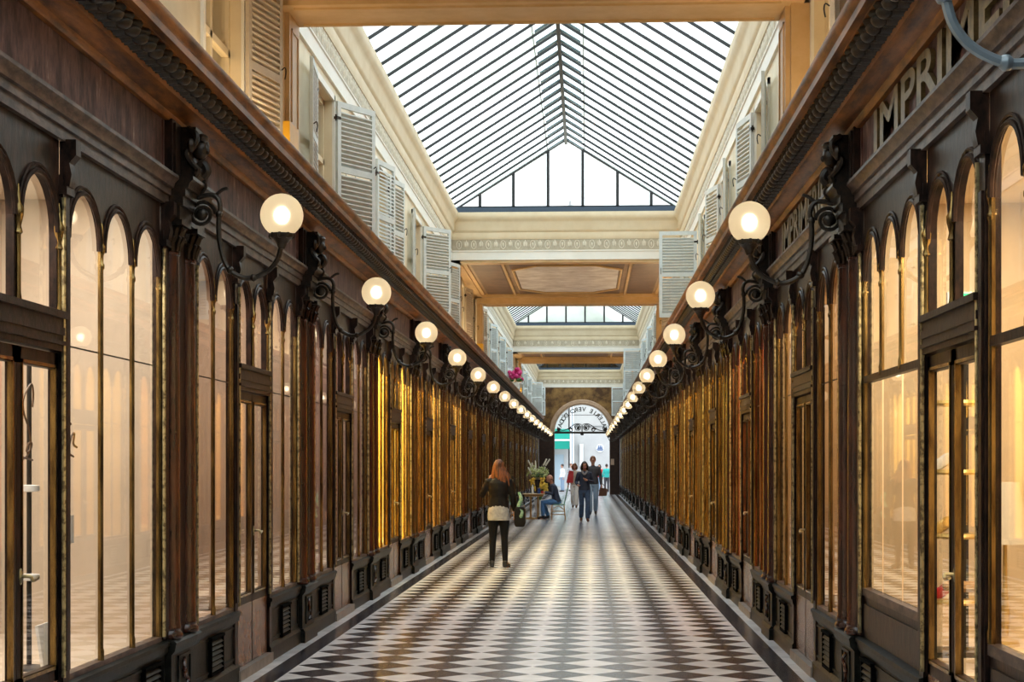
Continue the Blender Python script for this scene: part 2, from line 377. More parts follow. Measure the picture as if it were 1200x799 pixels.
def make_front(L, n, name, panel=False):
    root = empty(name); hw = .60; pw = .10; e = L/2
    # posts
    for y0 in (-e, -hw-pw, hw, e-pw):
        m = MB(); m.box(-.05, .022, y0, y0+pw, ZSILL if abs(y0)+.2 > e-pw else .06, 3.12)
        m.box(.022, .034, y0+.022, y0+pw-.022, .6, 2.86)
        m.box(-.02, .045, y0-.012, y0+pw+.012, 3.02, 3.06); m.extr([(.0,3.06),(.05,3.06),(.062,3.12),(.05,3.18),(.085,3.22),(.085,3.30),(.0,3.30)], 'y', y0+.01, y0+pw-.01)
        m.obj('post', 'dark_wood', root)
        c = MB(); c.tube([(.028, y0+pw+.012 if y0 < 0 else y0-.012, .57), (.028, y0+pw+.012 if y0 < 0 else y0-.012, 3.0)], .012, 6); c.obj('brass_edging', 'pale_brass', root)
    for sgn in (-1, 1):
        a, b = (-e+pw, -hw-pw) if sgn < 0 else (hw+pw, e-pw)
        arched_window(a, b, n, root, .86 if panel else ZSILL+.02, 2.19 if panel else None, panel)
        if not panel:
            j = MB().box(-.031, -.025, a+.02, b-.02, 2.262, 2.270); j.obj('glass_joint', 'bar_black', root)
        # base below the window
        d = MB(); y0, y1 = a-pw, b+pw
        if sgn < 0: y1 = -hw
        else: y0 = hw
        d.box(-.05, .005, y0, y1, 0, .50)
        d.box(-.05, .035, y0, y1, 0, .115); d.extr([(0,.115),(.035,.115),(.012,.145),(0,.145)], 'y', y0, y1)
        d.extr([(-.05,.44),(.012,.44),(.03,.465),(.035,.50),(.045,.505),(.045,.53),(-.02,.55),(-.05,.55)], 'y', y0, y1)
        # raised frame
        for bx in ((y0+.05, y0+.065), (y1-.065, y1-.05)): d.box(.005, .014, bx[0], bx[1], .17, .42)
        d.box(.005, .014, y0+.05, y1-.05, .405, .42); d.box(.005, .014, y0+.05, y1-.05, .17, .185)
        do = d.obj('base_panel', 'pedestal_wood', root)
        for vy in ((y0+.36, y1-.36) if b-a > 1.3 else ((a+b)/2,)):
            v = MB(); hv = .19; v.box(.006, .016, vy-hv, vy+hv, .15, .425)
            for q in (-hv, hv-.02): v.box(.016, .034, vy+q, vy+q+.02, .15, .425)
            v.box(.016, .040, vy-hv-.01, vy+hv+.01, .405, .425); v.box(.016, .034, vy-hv, vy+hv, .15, .17)
            v.k = 1
            for i in range(6):
                z = .18+i*.037; v.extr([(.014,z+.020),(.030,z),(.034,z+.004),(.018,z+.024)], 'y', vy-hv+.02, vy+hv-.02)
            v.mi = v.mi
            v.obj('vent_grille', ['vent_black', 'pedestal_wood'], do)
    # door with two leaves, transom band and two small arches above
    t = MB(); p = hw
    for i in range(2):
        a = -hw+i*p; arch_strip(t, a+.035, a+p-.035, ZS, ZTOP, -.04, 0)
        for yy in (a, a+p-.035): t.box(-.04, 0, yy, yy+.035, 2.42, ZTOP)
        ring(t, a+p/2, ZS, p/2-.037, .006, .014); ring(t, a+p/2, ZS, p/2-.005, .003, .010)
    t.box(-.05, .03, -hw, hw, 2.22, 2.42); t.box(.03, .045, -hw, hw, 2.25, 2.27); t.box(.03, .05, -hw, hw, 2.385, 2.42); t.box(.03, .038, -hw, hw, 2.30, 2.34)
    to = t.obj('fanlight_frame', 'dark_wood', root)
    for i in range(3):
        c = MB(); yy = (-hw+.02, 0, hw-.02)[i]
        c.lathe([(.018,2.42),(.013,2.46),(.013,ZS-.09),(.022,ZS-.08),(.014,ZS-.05),(.026,ZS),(.028,ZS+.03),(.012,ZS+.06),(.004,ZS+.15)], (.008, yy, 0), 8); c.obj('colonnette', 'brass', to)
    for i in range(2):
        a = -hw+i*p; g = MB(); seg = 12; c = a+p/2; r = p/2-.03
        pts = [(a+.02, 2.42), (a+p-.02, 2.42)]+[(c+r*math.cos(PI*k/seg), ZS+r*math.sin(PI*k/seg)) for k in range(seg+1)]
        g.add([(-.028, q[0], q[1]) for q in pts], [tuple(range(len(pts)))]); g.obj('glass_pane', 'glass', to)
    for sgn in (-1, 1):
        m = MB(); y0, y1 = (-hw+.01, -.004) if sgn < 0 else (.004, hw-.01)
        for (a, b) in ((y0, y0+.055), (y1-.055, y1)): m.box(-.035, .0, a, b, .085, 2.21)
        m.box(-.045, 0, y0, y1, 2.13, 2.21); m.box(-.045, 0, y0, y1, .56, .64)
        lo = m.obj('door_leaf', 'dark_wood', root)
        b2 = MB()
        for (a, b) in ((y0+.05, y0+.064), (y1-.064, y1-.05)): b2.box(-.02, .008, a, b, .62, 2.15)
        b2.box(-.02, .008, y0+.05, y1-.05, .62, .636); b2.box(-.02, .008, y0+.05, y1-.05, 2.134, 2.15); b2.obj('brass_bead', 'brass', lo)
        pn = MB(); pn.box(-.04, .002, y0+.02, y1-.02, .085, .56); pn.obj('kick_panel', 'door_stone', lo)
        g = MB(); g.add([(-.018,y0+.05,.63),(-.018,y1-.05,.63),(-.018,y1-.05,2.14),(-.018,y0+.05,2.14)], [(0,1,2,3)]); g.obj('glass_pane', 'glass', lo)
        if sgn > 0:
            h = MB(); h.tube(spline([(.0,y0+.04,1.12),(.05,y0+.04,1.12),(.055,y0+.06,1.10),(.052,y0+.14,1.11)], 4), .009, 8); h.ball((.004,y0+.04,1.12), (.008,.022,.04), 10, 6); h.obj('door_handle', 'pale_brass', lo)
    st = MB(); st.box(-.30, .05, -hw-.03, hw+.03, 0, .08); st.obj('door_step', 'step_stone', root)
    # architrave with fasciae, frieze
    ar = MB(); y0, y1 = -L/2-.0, L/2+.0
    ar.extr([(-.05,3.29),(.030,3.29),(.030,3.345),(.045,3.35),(.045,3.395),(.062,3.40),(.070,3.43),(.095,3.455),(.095,3.475),(.02,3.485),(-.05,3.485)], 'y', y0, y1)
    ar.obj('architrave', 'moulding_wood', root)
    fz = MB(); fz.box(-.05, .0, y0, y1, 3.48, 3.84)
    fz.box(0, .010, y0+.03, y0+.06, 3.50, 3.82); fz.box(0, .010, y1-.06, y1-.03, 3.50, 3.82)
    fz.obj('frieze_panel', 'frieze_wood', root)
    return root

def make_columns():
    root = empty('paired_column')
    p = MB(); h = .31
    p.box(-.06, .045, -h, h, .10, .46); p.box(-.06, .075, -h-.03, h+.03, 0, .10)
    p.extr([(-.06,.10),(.075,.10),(.055,.13),(-.06,.13)], 'y', -h-.02, h+.02)
    p.extr([(-.06,.44),(.05,.44),(.075,.47),(.08,.50),(.085,.52),(.07,.535),(-.06,.54)], 'y', -h-.025, h+.025)
    for y in (-.14, .14):
        pass
    p.box(.045, .056, -.16, -.14, .16, .42); p.box(.045, .056, .14, .16, .16, .42); p.box(.045, .056, -.16, .16, .40, .42); p.box(.045, .056, -.16, .16, .16, .18)
    po = p.obj('pedestal', 'pedestal_wood', root)
    o = MB(); o.tube(spline([(.05,0,.19),(.062,.05,.24),(.05,0,.29),(.062,-.05,.34),(.05,0,.39)], 4), .012, 6); o.ball((.055,0,.29), (.014,.035,.035), 8, 6); o.obj('carved_ornament', 'column_wood', po)
    for y in (-.205, .205):
        s = MB(); s.lathe([(.088,.54),(.094,.555),(.088,.575),(.076,.59),(.080,.60),(.080,.61),(.073,.63),(.071,1.8),(.066,2.98),(.074,2.985),(.074,3.0),(.066,3.01)], (.0,y,0), 16)
        s.obj('column_shaft', 'column_wood', root)
        c = MB(); c.lathe([(.066,3.0),(.068,3.06),(.075,3.10),(.095,3.16),(.10,3.17)], (.0,y,0), 12)
        for k in range(7):
            a = -PI/2+PI*k/6
            for (r0, z0, z1) in ((.07, 3.01, 3.10), (.076, 3.07, 3.165)):
                aa = a+(0 if z0 < 3.05 else .2)
                d = Vector((math.cos(aa), math.sin(aa), 0)); q = Vector((0,y,0))
                c.tube([q+d*r0+Vector((0,0,z0)), q+d*(r0+.006)+Vector((0,0,(z0+z1)/2)), q+d*(r0+.03)+Vector((0,0,z1)), q+d*(r0+.04)+Vector((0,0,z1-.015))], [.012,.018,.012,.005], 5)
        c.box(-.06, .115, y-.115, y+.115, 3.17, 3.20)
        c.obj('capital', 'carved_wood', root)
    b = MB(); b.box(-.06, .02, -h, h, .54, 3.20); b.obj('backing_panel', 'dark_wood', root)
    e = MB(); e.box(-.06, .10, -h, h, 3.20, 3.30)
    e.extr([(-.06,3.29),(.120,3.29),(.120,3.345),(.135,3.35),(.135,3.395),(.152,3.40),(.160,3.43),(.185,3.455),(.185,3.475),(.02,3.485),(-.06,3.485)], 'y', -h, h)
    e.obj('entablature_block', 'carved_wood', root)
    z = MB(); z.box(-.05, .05, -h, h, 3.48, 3.84)
    z.box(.05, .065, -.28, -.24, 3.50, 3.82); z.box(.05, .065, .24, .28, 3.50, 3.82)
    z.obj('frieze_block', 'dark_wood', root)
    # carved console: volute, leaf, small figure head
    c = MB()
    c.extr([(.04,3.49),(.14,3.49),(.17,3.53),(.165,3.57),(.12,3.62),(.11,3.68),(.13,3.74),(.15,3.78),(.15,3.83),(.04,3.83)], 'y', -.10, .10)
    c.tube(spline([(.17,0,3.52),(.20,0,3.56),(.175,0,3.61),(.14,0,3.58),(.16,0,3.55)], 5), .028, 8)
    for s_ in (-1, 1):
        c.tube(spline([(.10,s_*.11,3.82),(.16,s_*.13,3.77),(.15,s_*.14,3.70),(.10,s_*.15,3.66),(.12,s_*.12,3.60),(.16,s_*.10,3.55),(.15,s_*.13,3.50)], 4), [.02]*24+[.012], 6)
        c.ball((.13, s_*.15, 3.70), (.03,.04,.05), 8, 6)
    c.ball((.15,0,3.70), (.055,.05,.065), 12, 8); c.ball((.17,0,3.775), (.04,.07,.028), 10, 6)
    c.ball((.20,0,3.69), (.018,.014,.022), 8, 6)
    c.obj('carved_console', 'carved_wood', root)
    return root

def make_lamp():
    root = empty('wall_lamp')
    b = MB(); P = [(-.02,3.36),(.12,3.40),(.20,3.40),(.235,3.34),(.225,3.22),(.235,3.08),(.28,2.94),(.36,2.875),(.45,2.865),(.55,2.91),(.61,2.98),(.635,3.06)]
    b.tube(spline([(x,0,z) for x, z in P], 5), .017, 8)
    b.ball((.228,0,3.28), (.026,.024,.03), 8, 6); b.ball((.30,0,2.915), .026, 8, 6); b.ball((.455,0,2.866), .026, 8, 6)
    b.tube(spline([(.20,0,3.40),(.25,0,3.44),(.29,0,3.45)], 4), [.012]*8+[.004], 6)
    b.tube(spline([(.10,0,3.40),(.14,0,3.46),(.12,0,3.50)], 4), [.012]*8+[.005], 6)
    b.box(-.03,.03,-.05,.05,3.25,3.50)
    b.obj('bracket', 'iron', root)
    s = MB(); pts = []
    for i in range(30):
        a = i/29*2*PI*1.6; r = .088-.052*i/29; pts.append((.115+r*math.cos(a), 0, 3.28+r*math.sin(a)))
    s.tube(pts, [.013]*29+[.012], 6); s.ball((.112,0,3.28), (.042,.03,.042), 12, 8); s.obj('scroll', 'iron', root)
    c = MB(); c.lathe([(.020,3.05),(.03,3.07),(.035,3.085),(.055,3.11),(.078,3.125),(.082,3.14),(.080,3.150),(.02,3.15)], (.64,0,0), 16)
    for k in range(8):
        a = k*PI/4; c.ball((.64+.07*math.cos(a), .07*math.sin(a), 3.135), (.018,.018,.022), 6, 5)
    c.obj('cup', 'iron', root)
    g = MB(); g.ball((.64,0,3.27), .14, 28, 18); go = g.obj('globe', 'globe_glass', root, sharp=180)
    bb = MB(); bb.ball((.64,0,3.27), (.036,.036,.042), 12, 8); bb.obj('light_bulb', 'bulb', go)
    return root

# ------------------------------------------------------------------ place bays
front_std = make_front(PITCH-.62, 2, 'shopfront'); front_big = make_front(5.85-.62, 3, 'shopfront', False); front_pan = make_front(5.85-.62, 3, 'shopfront', True)
cols = make_columns(); lamp0 = make_lamp()
used = set()
def place(o, loc, rz):
    if o.name in used: c = copy_tree(o)
    else: used.add(o.name); c = o
    c.location = loc; c.rotation_euler = (0,0,rz); return c
# what each shop looks like inside: colour, light colour, power factor, closed back distance
IN_L = [((.62,.52,.41),(1,.90,.78),1.05,'pinkish beige'),((.48,.36,.27),(1,.86,.72),.85,'rosy tan'),((.40,.30,.27),(1,.78,.62),.6,'mauve brown'),((.90,.66,.18),(1,.80,.36),2.6,'bright yellow'),((.85,.60,.20),(1,.76,.36),2.2,'golden'),((.88,.66,.22),(1,.78,.40),2.2,'yellow lit'),((.60,.42,.18),(1,.70,.35),.7,'dim amber'),((.55,.36,.20),(1,.70,.40),.6,'brown')]
IN_R = [((.76,.60,.40),(1,.84,.60),1.25,'warm cream'),((.55,.38,.22),(1,.74,.45),.8,'tan'),((.62,.22,.12),(1,.62,.38),.9,'orange red'),((.70,.48,.10),(1,.74,.28),1.0,'olive gold'),((.78,.50,.14),(1,.70,.28),1.1,'golden'),((.85,.58,.20),(1,.72,.30),1.2,'amber lit'),((.50,.26,.14),(1,.66,.38),.5,'dim brown'),((.50,.30,.16),(1,.66,.38),.5,'brown')]
def shop_mats(tab, k):
    if k < len(tab): return tab[k]
    q = random.Random(k*3+len(tab)); c = q.choice([(.45,.24,.10),(.60,.34,.10),(.40,.20,.10),(.62,.40,.16)])
    return (c, (1,.68,.36), q.uniform(.12,.35), 'dark')
def interior(side, k, y0, y1):
    sg = 1 if side == 'left' else -1; base = WL if side == 'left' else WR
    c, lc, pf, desc = shop_mats(IN_L if side == 'left' else IN_R, k)
    mn = 'shop_%s_%d' % (side, k); mat(mn, c, .75, c2=tuple(min(1, v*1.12) for v in c), scale=3)
    xb = base-sg*1.15; xf = base-sg*.06
    m = MB(); m.box(xb-sg*.08, xb, y0, y1, 0, 3.45); m.box(xb, xf, y0, y0+.03, 0, 3.45); m.box(xb, xf, y1-.03, y1, 0, 3.45); m.box(xb, xf, y0, y1, 3.38, 3.46)
    yc = (y0+y1)/2
    m.box(xb, xf, y0+.03, yc-.65, .44, .54); m.box(xb, xf, yc+.65, y1-.03, .44, .54)
    # pleated cloth against the back wall
    o = struct(m.obj('wall_%s_inside' % side, mn), '%s inside walls of the %s shop on the %s' % (desc, ORD[k], side), 'wall')
    pts = []; n = int((y1-y0)/.06)
    cur = MB()
    vs = []; fs = []
    for i in range(n+1):
        yy = y0+.05+(y1-y0-.1)*i/n; xx = xb+sg*(.05+.018*math.sin(i*1.9)+.01*math.sin(i*.7)); vs += [(xx,yy,.56),(xx,yy,3.3)]
        if i: fs.append((2*i-2, 2*i, 2*i+1, 2*i-1))
    cur.add(vs, fs)
    L = bpy.data.lights.new('shop_light', 'AREA'); L.shape = 'RECTANGLE'; L.size = .35; L.size_y = (y1-y0)*.8; L.energy = SHOP_P*pf*(y1-y0)/4.6; L.color = lc
    lo = bpy.data.objects.new('shop_light', L); COL.objects.link(lo); lo.location = (base-sg*.45, yc, 3.36); lo.rotation_euler = (0,0,0)
for side in ('left', 'right'):
    sg = 1 if side == 'left' else -1; base = WL if side == 'left' else WR; Y0 = YL0 if side == 'left' else YR0; rz = 0 if side == 'left' else PI
    edges = [Y0-5.85]+[Y0+PITCH*i for i in range(NB+1)]
    edges = [y for y in edges if y < Y_END-1]
    for i, y in enumerate(edges):
        c = place(cols, (base, y, 0), rz)
        nm = 'nearest' if i == 0 else ORD[i-1]
        tag(c, 'dark paired wooden columns on a pedestal, %s pair along the %s side' % (nm, side), 'column', 'paired columns along the arcade')
        l = place(lamp0, (base+sg*(.05), y, 0), rz)
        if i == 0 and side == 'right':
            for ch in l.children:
                if ch.name.startswith(('bracket','scroll','cup')): ch.data = ch.data.copy(); ch.data.materials[0] = M['post_and_skylit_grey']  # same iron in paler grey: skylight on this lamp put into its colour
        if i == 0: tag(l, 'iron wall lamp bracket above the %s window nearest the camera' % side, 'lamp', 'globe lamps along the arcade')
        else: tag(l, 'glowing globe lamp on curled iron bracket, %s in view along the %s side' % (ORD[i-1], side), 'lamp', 'globe lamps along the arcade')
        if i:
            yc = (edges[i-1]+y)/2
            src = front_std if i > 1 else (front_big if side == 'left' else front_pan)
            fo = place(src, (base, yc, 0), rz)
            desc = shop_mats(IN_L if side == 'left' else IN_R, i-1)[3]
            tag(fo, '%s arched shopfront with %s interior on the %s side' % (ORD[i-1], desc, side), 'shopfront', 'wooden shopfronts along the arcade')
            interior(side, i-1, edges[i-1], y)
    # last stretch of wall before the end and stretch behind the camera
    m = MB(); m.box(base-sg*.3, base, edges[-1]+.31, Y_END, 0, 3.84); struct(m.obj('wall_%s_far_end' % side, 'end_brown'), 'dark wooden end of the %s wall' % side, 'wall')
    m = MB(); m.box(base-sg*.3, base, -8, edges[0]-.31, 0, 3.84); struct(m.obj('wall_%s_near' % side, 'dark_wood'))

# raised letters on the frieze of the two nearest shopfronts on the right
def text_curve(txt, size, ext, font=None):
    c = bpy.data.curves.new('lettering', 'FONT'); c.body = txt; c.size = size; c.extrude = ext; c.align_x = 'CENTER'; c.align_y = 'CENTER'
    return c
def text_mesh(name, txt, size, ext, m, bold=0, width=None):
    c = text_curve(txt, size, ext); c.offset = bold
    o = bpy.data.objects.new('tmp', c); COL.objects.link(o); bpy.context.view_layer.update()
    me = bpy.data.meshes.new_from_object(o); bpy.data.objects.remove(o)
    me.materials.clear(); me.materials.append(M[m]); me.name = name
    xs = [v.co.x for v in me.vertices]
    if width and xs:
        k = width/(max(xs)-min(xs))
        for v in me.vertices: v.co.x *= k
    return me
right_fronts = sorted([o for o in bpy.data.objects if o.get('category') == 'shopfront' and abs(o.location.x-WR) < .01], key=lambda o: o.location.y)
for fo, txt, wd in ((right_fronts[0], 'IMPRIMERIE', 4.1), (right_fronts[1], 'IMPRIMERIE', 2.6)):
    me = text_mesh('raised_lettering', txt, .36, .012, 'gold_letter', .006, wd)
    o = bpy.data.objects.new('raised_lettering', me); COL.objects.link(o); o.parent = fo
    o.matrix_local = Matrix.Translation((.012, 0 if wd > 3 else -.1, 3.66)) @ Matrix(((0,0,1,0),(1,0,0,0),(0,1,0,0),(0,0,0,1)))

# ------------------------------------------------------------------ upper storey
WIN_Z0, WIN_Z1 = 4.2, 5.66
def upper_wall(side):
    X = UL if side == 'left' else UR; sg = 1 if side == 'left' else -1
    yo = 16.85 if side == 'left' else 17.65
    ys = [yo+4.63*i for i in range(-4, 16)]; ys = [y for y in ys if y < Y_END-2]
    m = MB(); a, b = X-sg*.25, X
    m.box(a, b, -8, Y_END, 4.05, WIN_Z0); m.box(a, b, -8, Y_END, WIN_Z1, 6.95)
    prev = -8
    for y in ys: m.box(a, b, prev, y-.65, WIN_Z0, WIN_Z1); prev = y+.65
    m.box(a, b, prev, Y_END, WIN_Z0, WIN_Z1)
    o = struct(m.obj('wall_%s_upper' % side, 'cream_paint'), 'cream upper storey wall with shuttered windows on the %s' % side, 'wall')
    # vertical joint lines, pilaster strips between windows
    t = MB()
    for y in ys:
        for yy in (y+1.6, y+2.35):
            if yy < Y_END-1: t.box(b, b+sg*.02, yy, yy+.05, 4.1, WIN_Z1)
        for q in (-.72, .65): t.box(b, b+sg*.025, y+q, y+q+.07, WIN_Z0, WIN_Z1+.07)
        t.box(b, b+sg*.025, y-.72, y+.72, WIN_Z1, WIN_Z1+.07)
    t.obj('window_surrounds', 'white_paint', o)
    for i, y in enumerate(ys):
        if y < 6: continue
        n = MB(); xi = X-sg*.12
        for yy in (-.65, -.03, .59): n.box(xi-sg*.03, xi+sg*.03, y+yy, y+yy+.06, WIN_Z0, WIN_Z1)
        for zz in (WIN_Z0, 4.95, WIN_Z1-.06): n.box(xi-sg*.03, xi+sg*.03, y-.65, y+.65, zz, zz+.06)
        wo_ = struct(n.obj('window_%s' % side, 'cream_paint'), 'tall cream casement in the upper wall, %s along the %s' % (ORD[i], side), 'window')
        g = MB(); g.add([(xi,y-.62,WIN_Z0),(xi,y+.62,WIN_Z0),(xi,y+.62,WIN_Z1),(xi,y-.62,WIN_Z1)], [(0,1,2,3)]); g.obj('pane', 'glass', wo_)
        r = MB(); r.box(X-sg*.9, X-sg*.25, y-.8, y+.8, 4.1, 4.15); r.box(X-sg*.9, X-sg*.85, y-.8, y+.8, 4.15, 5.8); r.box(X-sg*.9, X-sg*.25, y-.8, y-.77, 4.15, 5.8); r.box(X-sg*.9, X-sg*.25, y+.77, y+.8, 4.15, 5.8); r.box(X-sg*.9, X-sg*.25, y-.8, y+.8, 5.75, 5.8)
        r.obj('room_behind', 'cream_int', wo_)
        cu = MB(); vs = []; fs = []
        for k in range(25):
            yy = y-.6+1.2*k/24; xx = X-sg*(.22+.012*math.sin(k*2.1)); vs += [(xx,yy,WIN_Z0),(xx,yy,WIN_Z1)]
            if k and not (10 <= k <= 14): fs.append((2*k-2, 2*k, 2*k+1, 2*k-1))
        cu.add(vs, fs); cu.obj('net_curtain', 'curtain', wo_)
    return ys
ysL = upper_wall('left'); ysR = upper_wall('right')

def make_shutter(m):
    """hinge edge at y=0, leaf runs along +y, thin in x; z from 0 to 1.50"""
    w_, h_ = .645, 1.48; root = empty('shutter')
    f = MB(); t = .017
    f.box(-t, t, 0, .055, 0, h_); f.box(-t, t, w_-.055, w_, 0, h_)
    for z0, z1 in ((0,.075),(.70,.77),(h_-.065,h_)): f.box(-t, t, .055, w_-.055, z0, z1)
    f.obj('leaf_frame', m, root)
    s = MB()
    for (z0, z1) in ((.085,.69),(.78,h_-.07)):
        z = z0
        while z < z1-.03:
            s.extr([(-.019,z-.004),(.019,z+.024),(.019,z+.037),(-.019,z+.009)], 'y', .055, w_-.055); z += .050
    s.obj('louvre_slats', m, root)
    for z in (.18, 1.28): h = MB(); h.box(-.022, .022, -.02, .05, z, z+.03); h.tube([(0,-.012,z-.02),(0,-.012,z+.05)], .010, 6); h.obj('hinge', 'iron', root)
    h = MB()
    h.tube(spline([(.02,w_-.03,.82),(.05,w_-.03,.84),(.06,w_-.03,.80),(.05,w_-.03,.74)], 3), .006, 6)
    h.obj('latch', 'iron', root)
    return root
sh = {k: make_shutter(k) for k in ('shutter_paint', 'shutter_blue', 'shutter_cream')}
ZONES = [(10.6,14.5),(32.7,40.3),(59.4,63.3)]
def in_zone(y): return any(a <= y <= b for a, b in ZONES)
# opening angle away from lying flat on the wall: 0 = flat back, 90 = square to the wall
AL = {0:(0,0),1:(0,0),2:(0,0)}
def put_shutters(side, ys):
    X = UL if side == 'left' else UR; sg = 1 if side == 'left' else -1
    n = 0
    for i, y in enumerate(ys):
        if y < 9: continue
        if abs(y-14.2) < .9 or abs(y-32.9) < .6: pass
        for which in ('near', 'far'):
            d = -1 if which == 'near' else 1
            hy = y+d*.65
            rel = round((y-(16.85 if side == 'left' else 17.65))/4.63)
            ang = 8
            if side == 'left' and which == 'far': ang = {0:30, 1:12, 2:40, 3:17, 4:10}.get(rel, 14)
            if side == 'left' and which == 'near': ang = {1: 166}.get(rel, 5)
            if side == 'left' and rel == 0 and which == 'far': ang = 32
            if side == 'right' and which == 'far': ang = {2: 88, 0: 10, 8: 80, 15: 85}.get(rel, 12)
            if side == 'right' and rel == 14 and which == 'far': ang = 85
            if side == 'left' and rel >= 13 and which == 'far': ang = 60
            if any(abs(hy+d*.33*math.cos(R(ang))-z) < .42 for zz in ZONES for z in (zz[0]+.35, zz[1]-.35)) and ang < 60: continue
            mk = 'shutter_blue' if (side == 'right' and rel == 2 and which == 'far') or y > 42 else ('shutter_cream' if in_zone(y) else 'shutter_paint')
            s = place(sh[mk], (0,0,0), 0); 
            # direction of the leaf from the hinge
            dx = sg*math.sin(R(ang)); dy = d*math.cos(R(ang))
            s.location = (X+sg*.05, hy, WIN_Z0-.02); s.rotation_euler = (0,0, math.atan2(-dx, dy)); s.scale = (1 if (side == 'left') == (which == 'far') else -1, 1, 1)
            state = 'swung wide open' if ang > 60 else ('half open' if ang > 25 else 'folded back')
            col = {'shutter_blue':'pale blue grey','shutter_cream':'cream','shutter_paint':'light grey'}[mk]
            tag(s, '%s shutter %s, %s leaf of %s upper window on %s' % (col, state, which, ORD[i-2], side), 'shutter', 'louvred shutters of the upper storey')
            n += 1
put_shutters('left', ysL); put_shutters('right', ysR)
for k, o in sh.items():
    if o.name not in used:
        for c in list(o.children): bpy.data.objects.remove(c)
        bpy.data.objects.remove(o)

# plaster entablature profile under each skylight: (out, z)
ENT = [(0,5.84),(.03,5.84),(.03,6.00),(.045,6.01),(.045,6.03),(.02,6.035),(.02,6.27),(.04,6.28),(.05,6.30),(.05,6.40),(.07,6.42),(.09,6.45),(.09,6.60),(.12,6.64),(.16,6.68),(.17,6.74),(.17,6.80),(0,6.80)]
def entab(zone, idx):
    y0, y1 = zone
    m = MB(); orn = MB()
    XL, XR = UL, UR
    def frieze(pa, pb, nx, ny):       # egg-and-palmette relief between two points at z 6.04..6.27
        L = math.hypot(pb[0]-pa[0], pb[1]-pa[1]); n = int(L/(.15 if y0 < 40 else .24)); tx, ty = (pb[0]-pa[0])/L, (pb[1]-pa[1])/L
        for i in range(n):
            s = (i+.5)*L/n; x, y = pa[0]+tx*s, pa[1]+ty*s
            if i % 2:
                for q in (-1, 0, 1):
                    orn.ball((x+tx*.026*q+nx*.022, y+ty*.026*q+ny*.03, 6.16+.02*(1-abs(q))), (.012+abs(tx)*.004, .012+abs(ty)*.004, .075-.02*abs(q)), 6, 5)
            else:
                pts = [(x+tx*.05*math.cos(a)+nx*.022, y+ty*.05*math.cos(a)+ny*.022, 6.155+.085*math.sin(a)) for a in [k*2*PI/12 for k in range(13)]]
                orn.tube(pts, .010, 5); orn.ball((x+nx*.02, y+ny*.02, 6.15), (.02,.02,.05), 6, 5)
    up = MB(); E1 = ENT[:6]+[(0,6.27)]; E2 = [(0,6.26),(.035,6.26)]+ENT[7:]
    for X, sg in ((XL, 1), (XR, -1)):
        m.extr([(X+sg*p[0], p[1]) for p in E1], 'y', y0, y1); up.extr([(X+sg*p[0], p[1]) for p in E2], 'y', y0, y1)
        if y1 > 10: frieze((X, max(y0, 14)), (X, y1-.2), sg, 0)
    # far face
    m.extr([(y1-p[0], p[1]) for p in E1], 'x', XL, XR); up.extr([(y1-p[0], p[1]) for p in E2], 'x', XL, XR)
    if y1 > 10: frieze((XL+.1, y1), (XR-.1, y1), 0, -1)
    o = struct(m.obj('trim_%d' % (idx+1), 'white_paint'), 'cream plaster entablature under the %s skylight' % ORD[idx], 'moulding')
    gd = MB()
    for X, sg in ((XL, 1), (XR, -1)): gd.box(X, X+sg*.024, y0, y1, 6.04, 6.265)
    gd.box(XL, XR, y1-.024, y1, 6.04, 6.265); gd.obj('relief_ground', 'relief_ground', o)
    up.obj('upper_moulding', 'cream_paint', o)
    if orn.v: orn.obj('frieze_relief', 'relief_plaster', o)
    # beige upper mouldings as own pieces: the cavetto
    # roof curb closing above
    c = MB(); zc = 6.80
    for X, sg in ((XL, 1), (XR, -1)): c.box(X-sg*.2, X+sg*.10, y0-.3, y1+.3, zc, 6.86)
    c.box(XL, XR, y1-.14, y1+.3, zc, 6.90); c.box(XL, XR, y0-.3, y0+.14, zc, 6.90)
    c.obj('zinc_gutter', 'zinc', o)
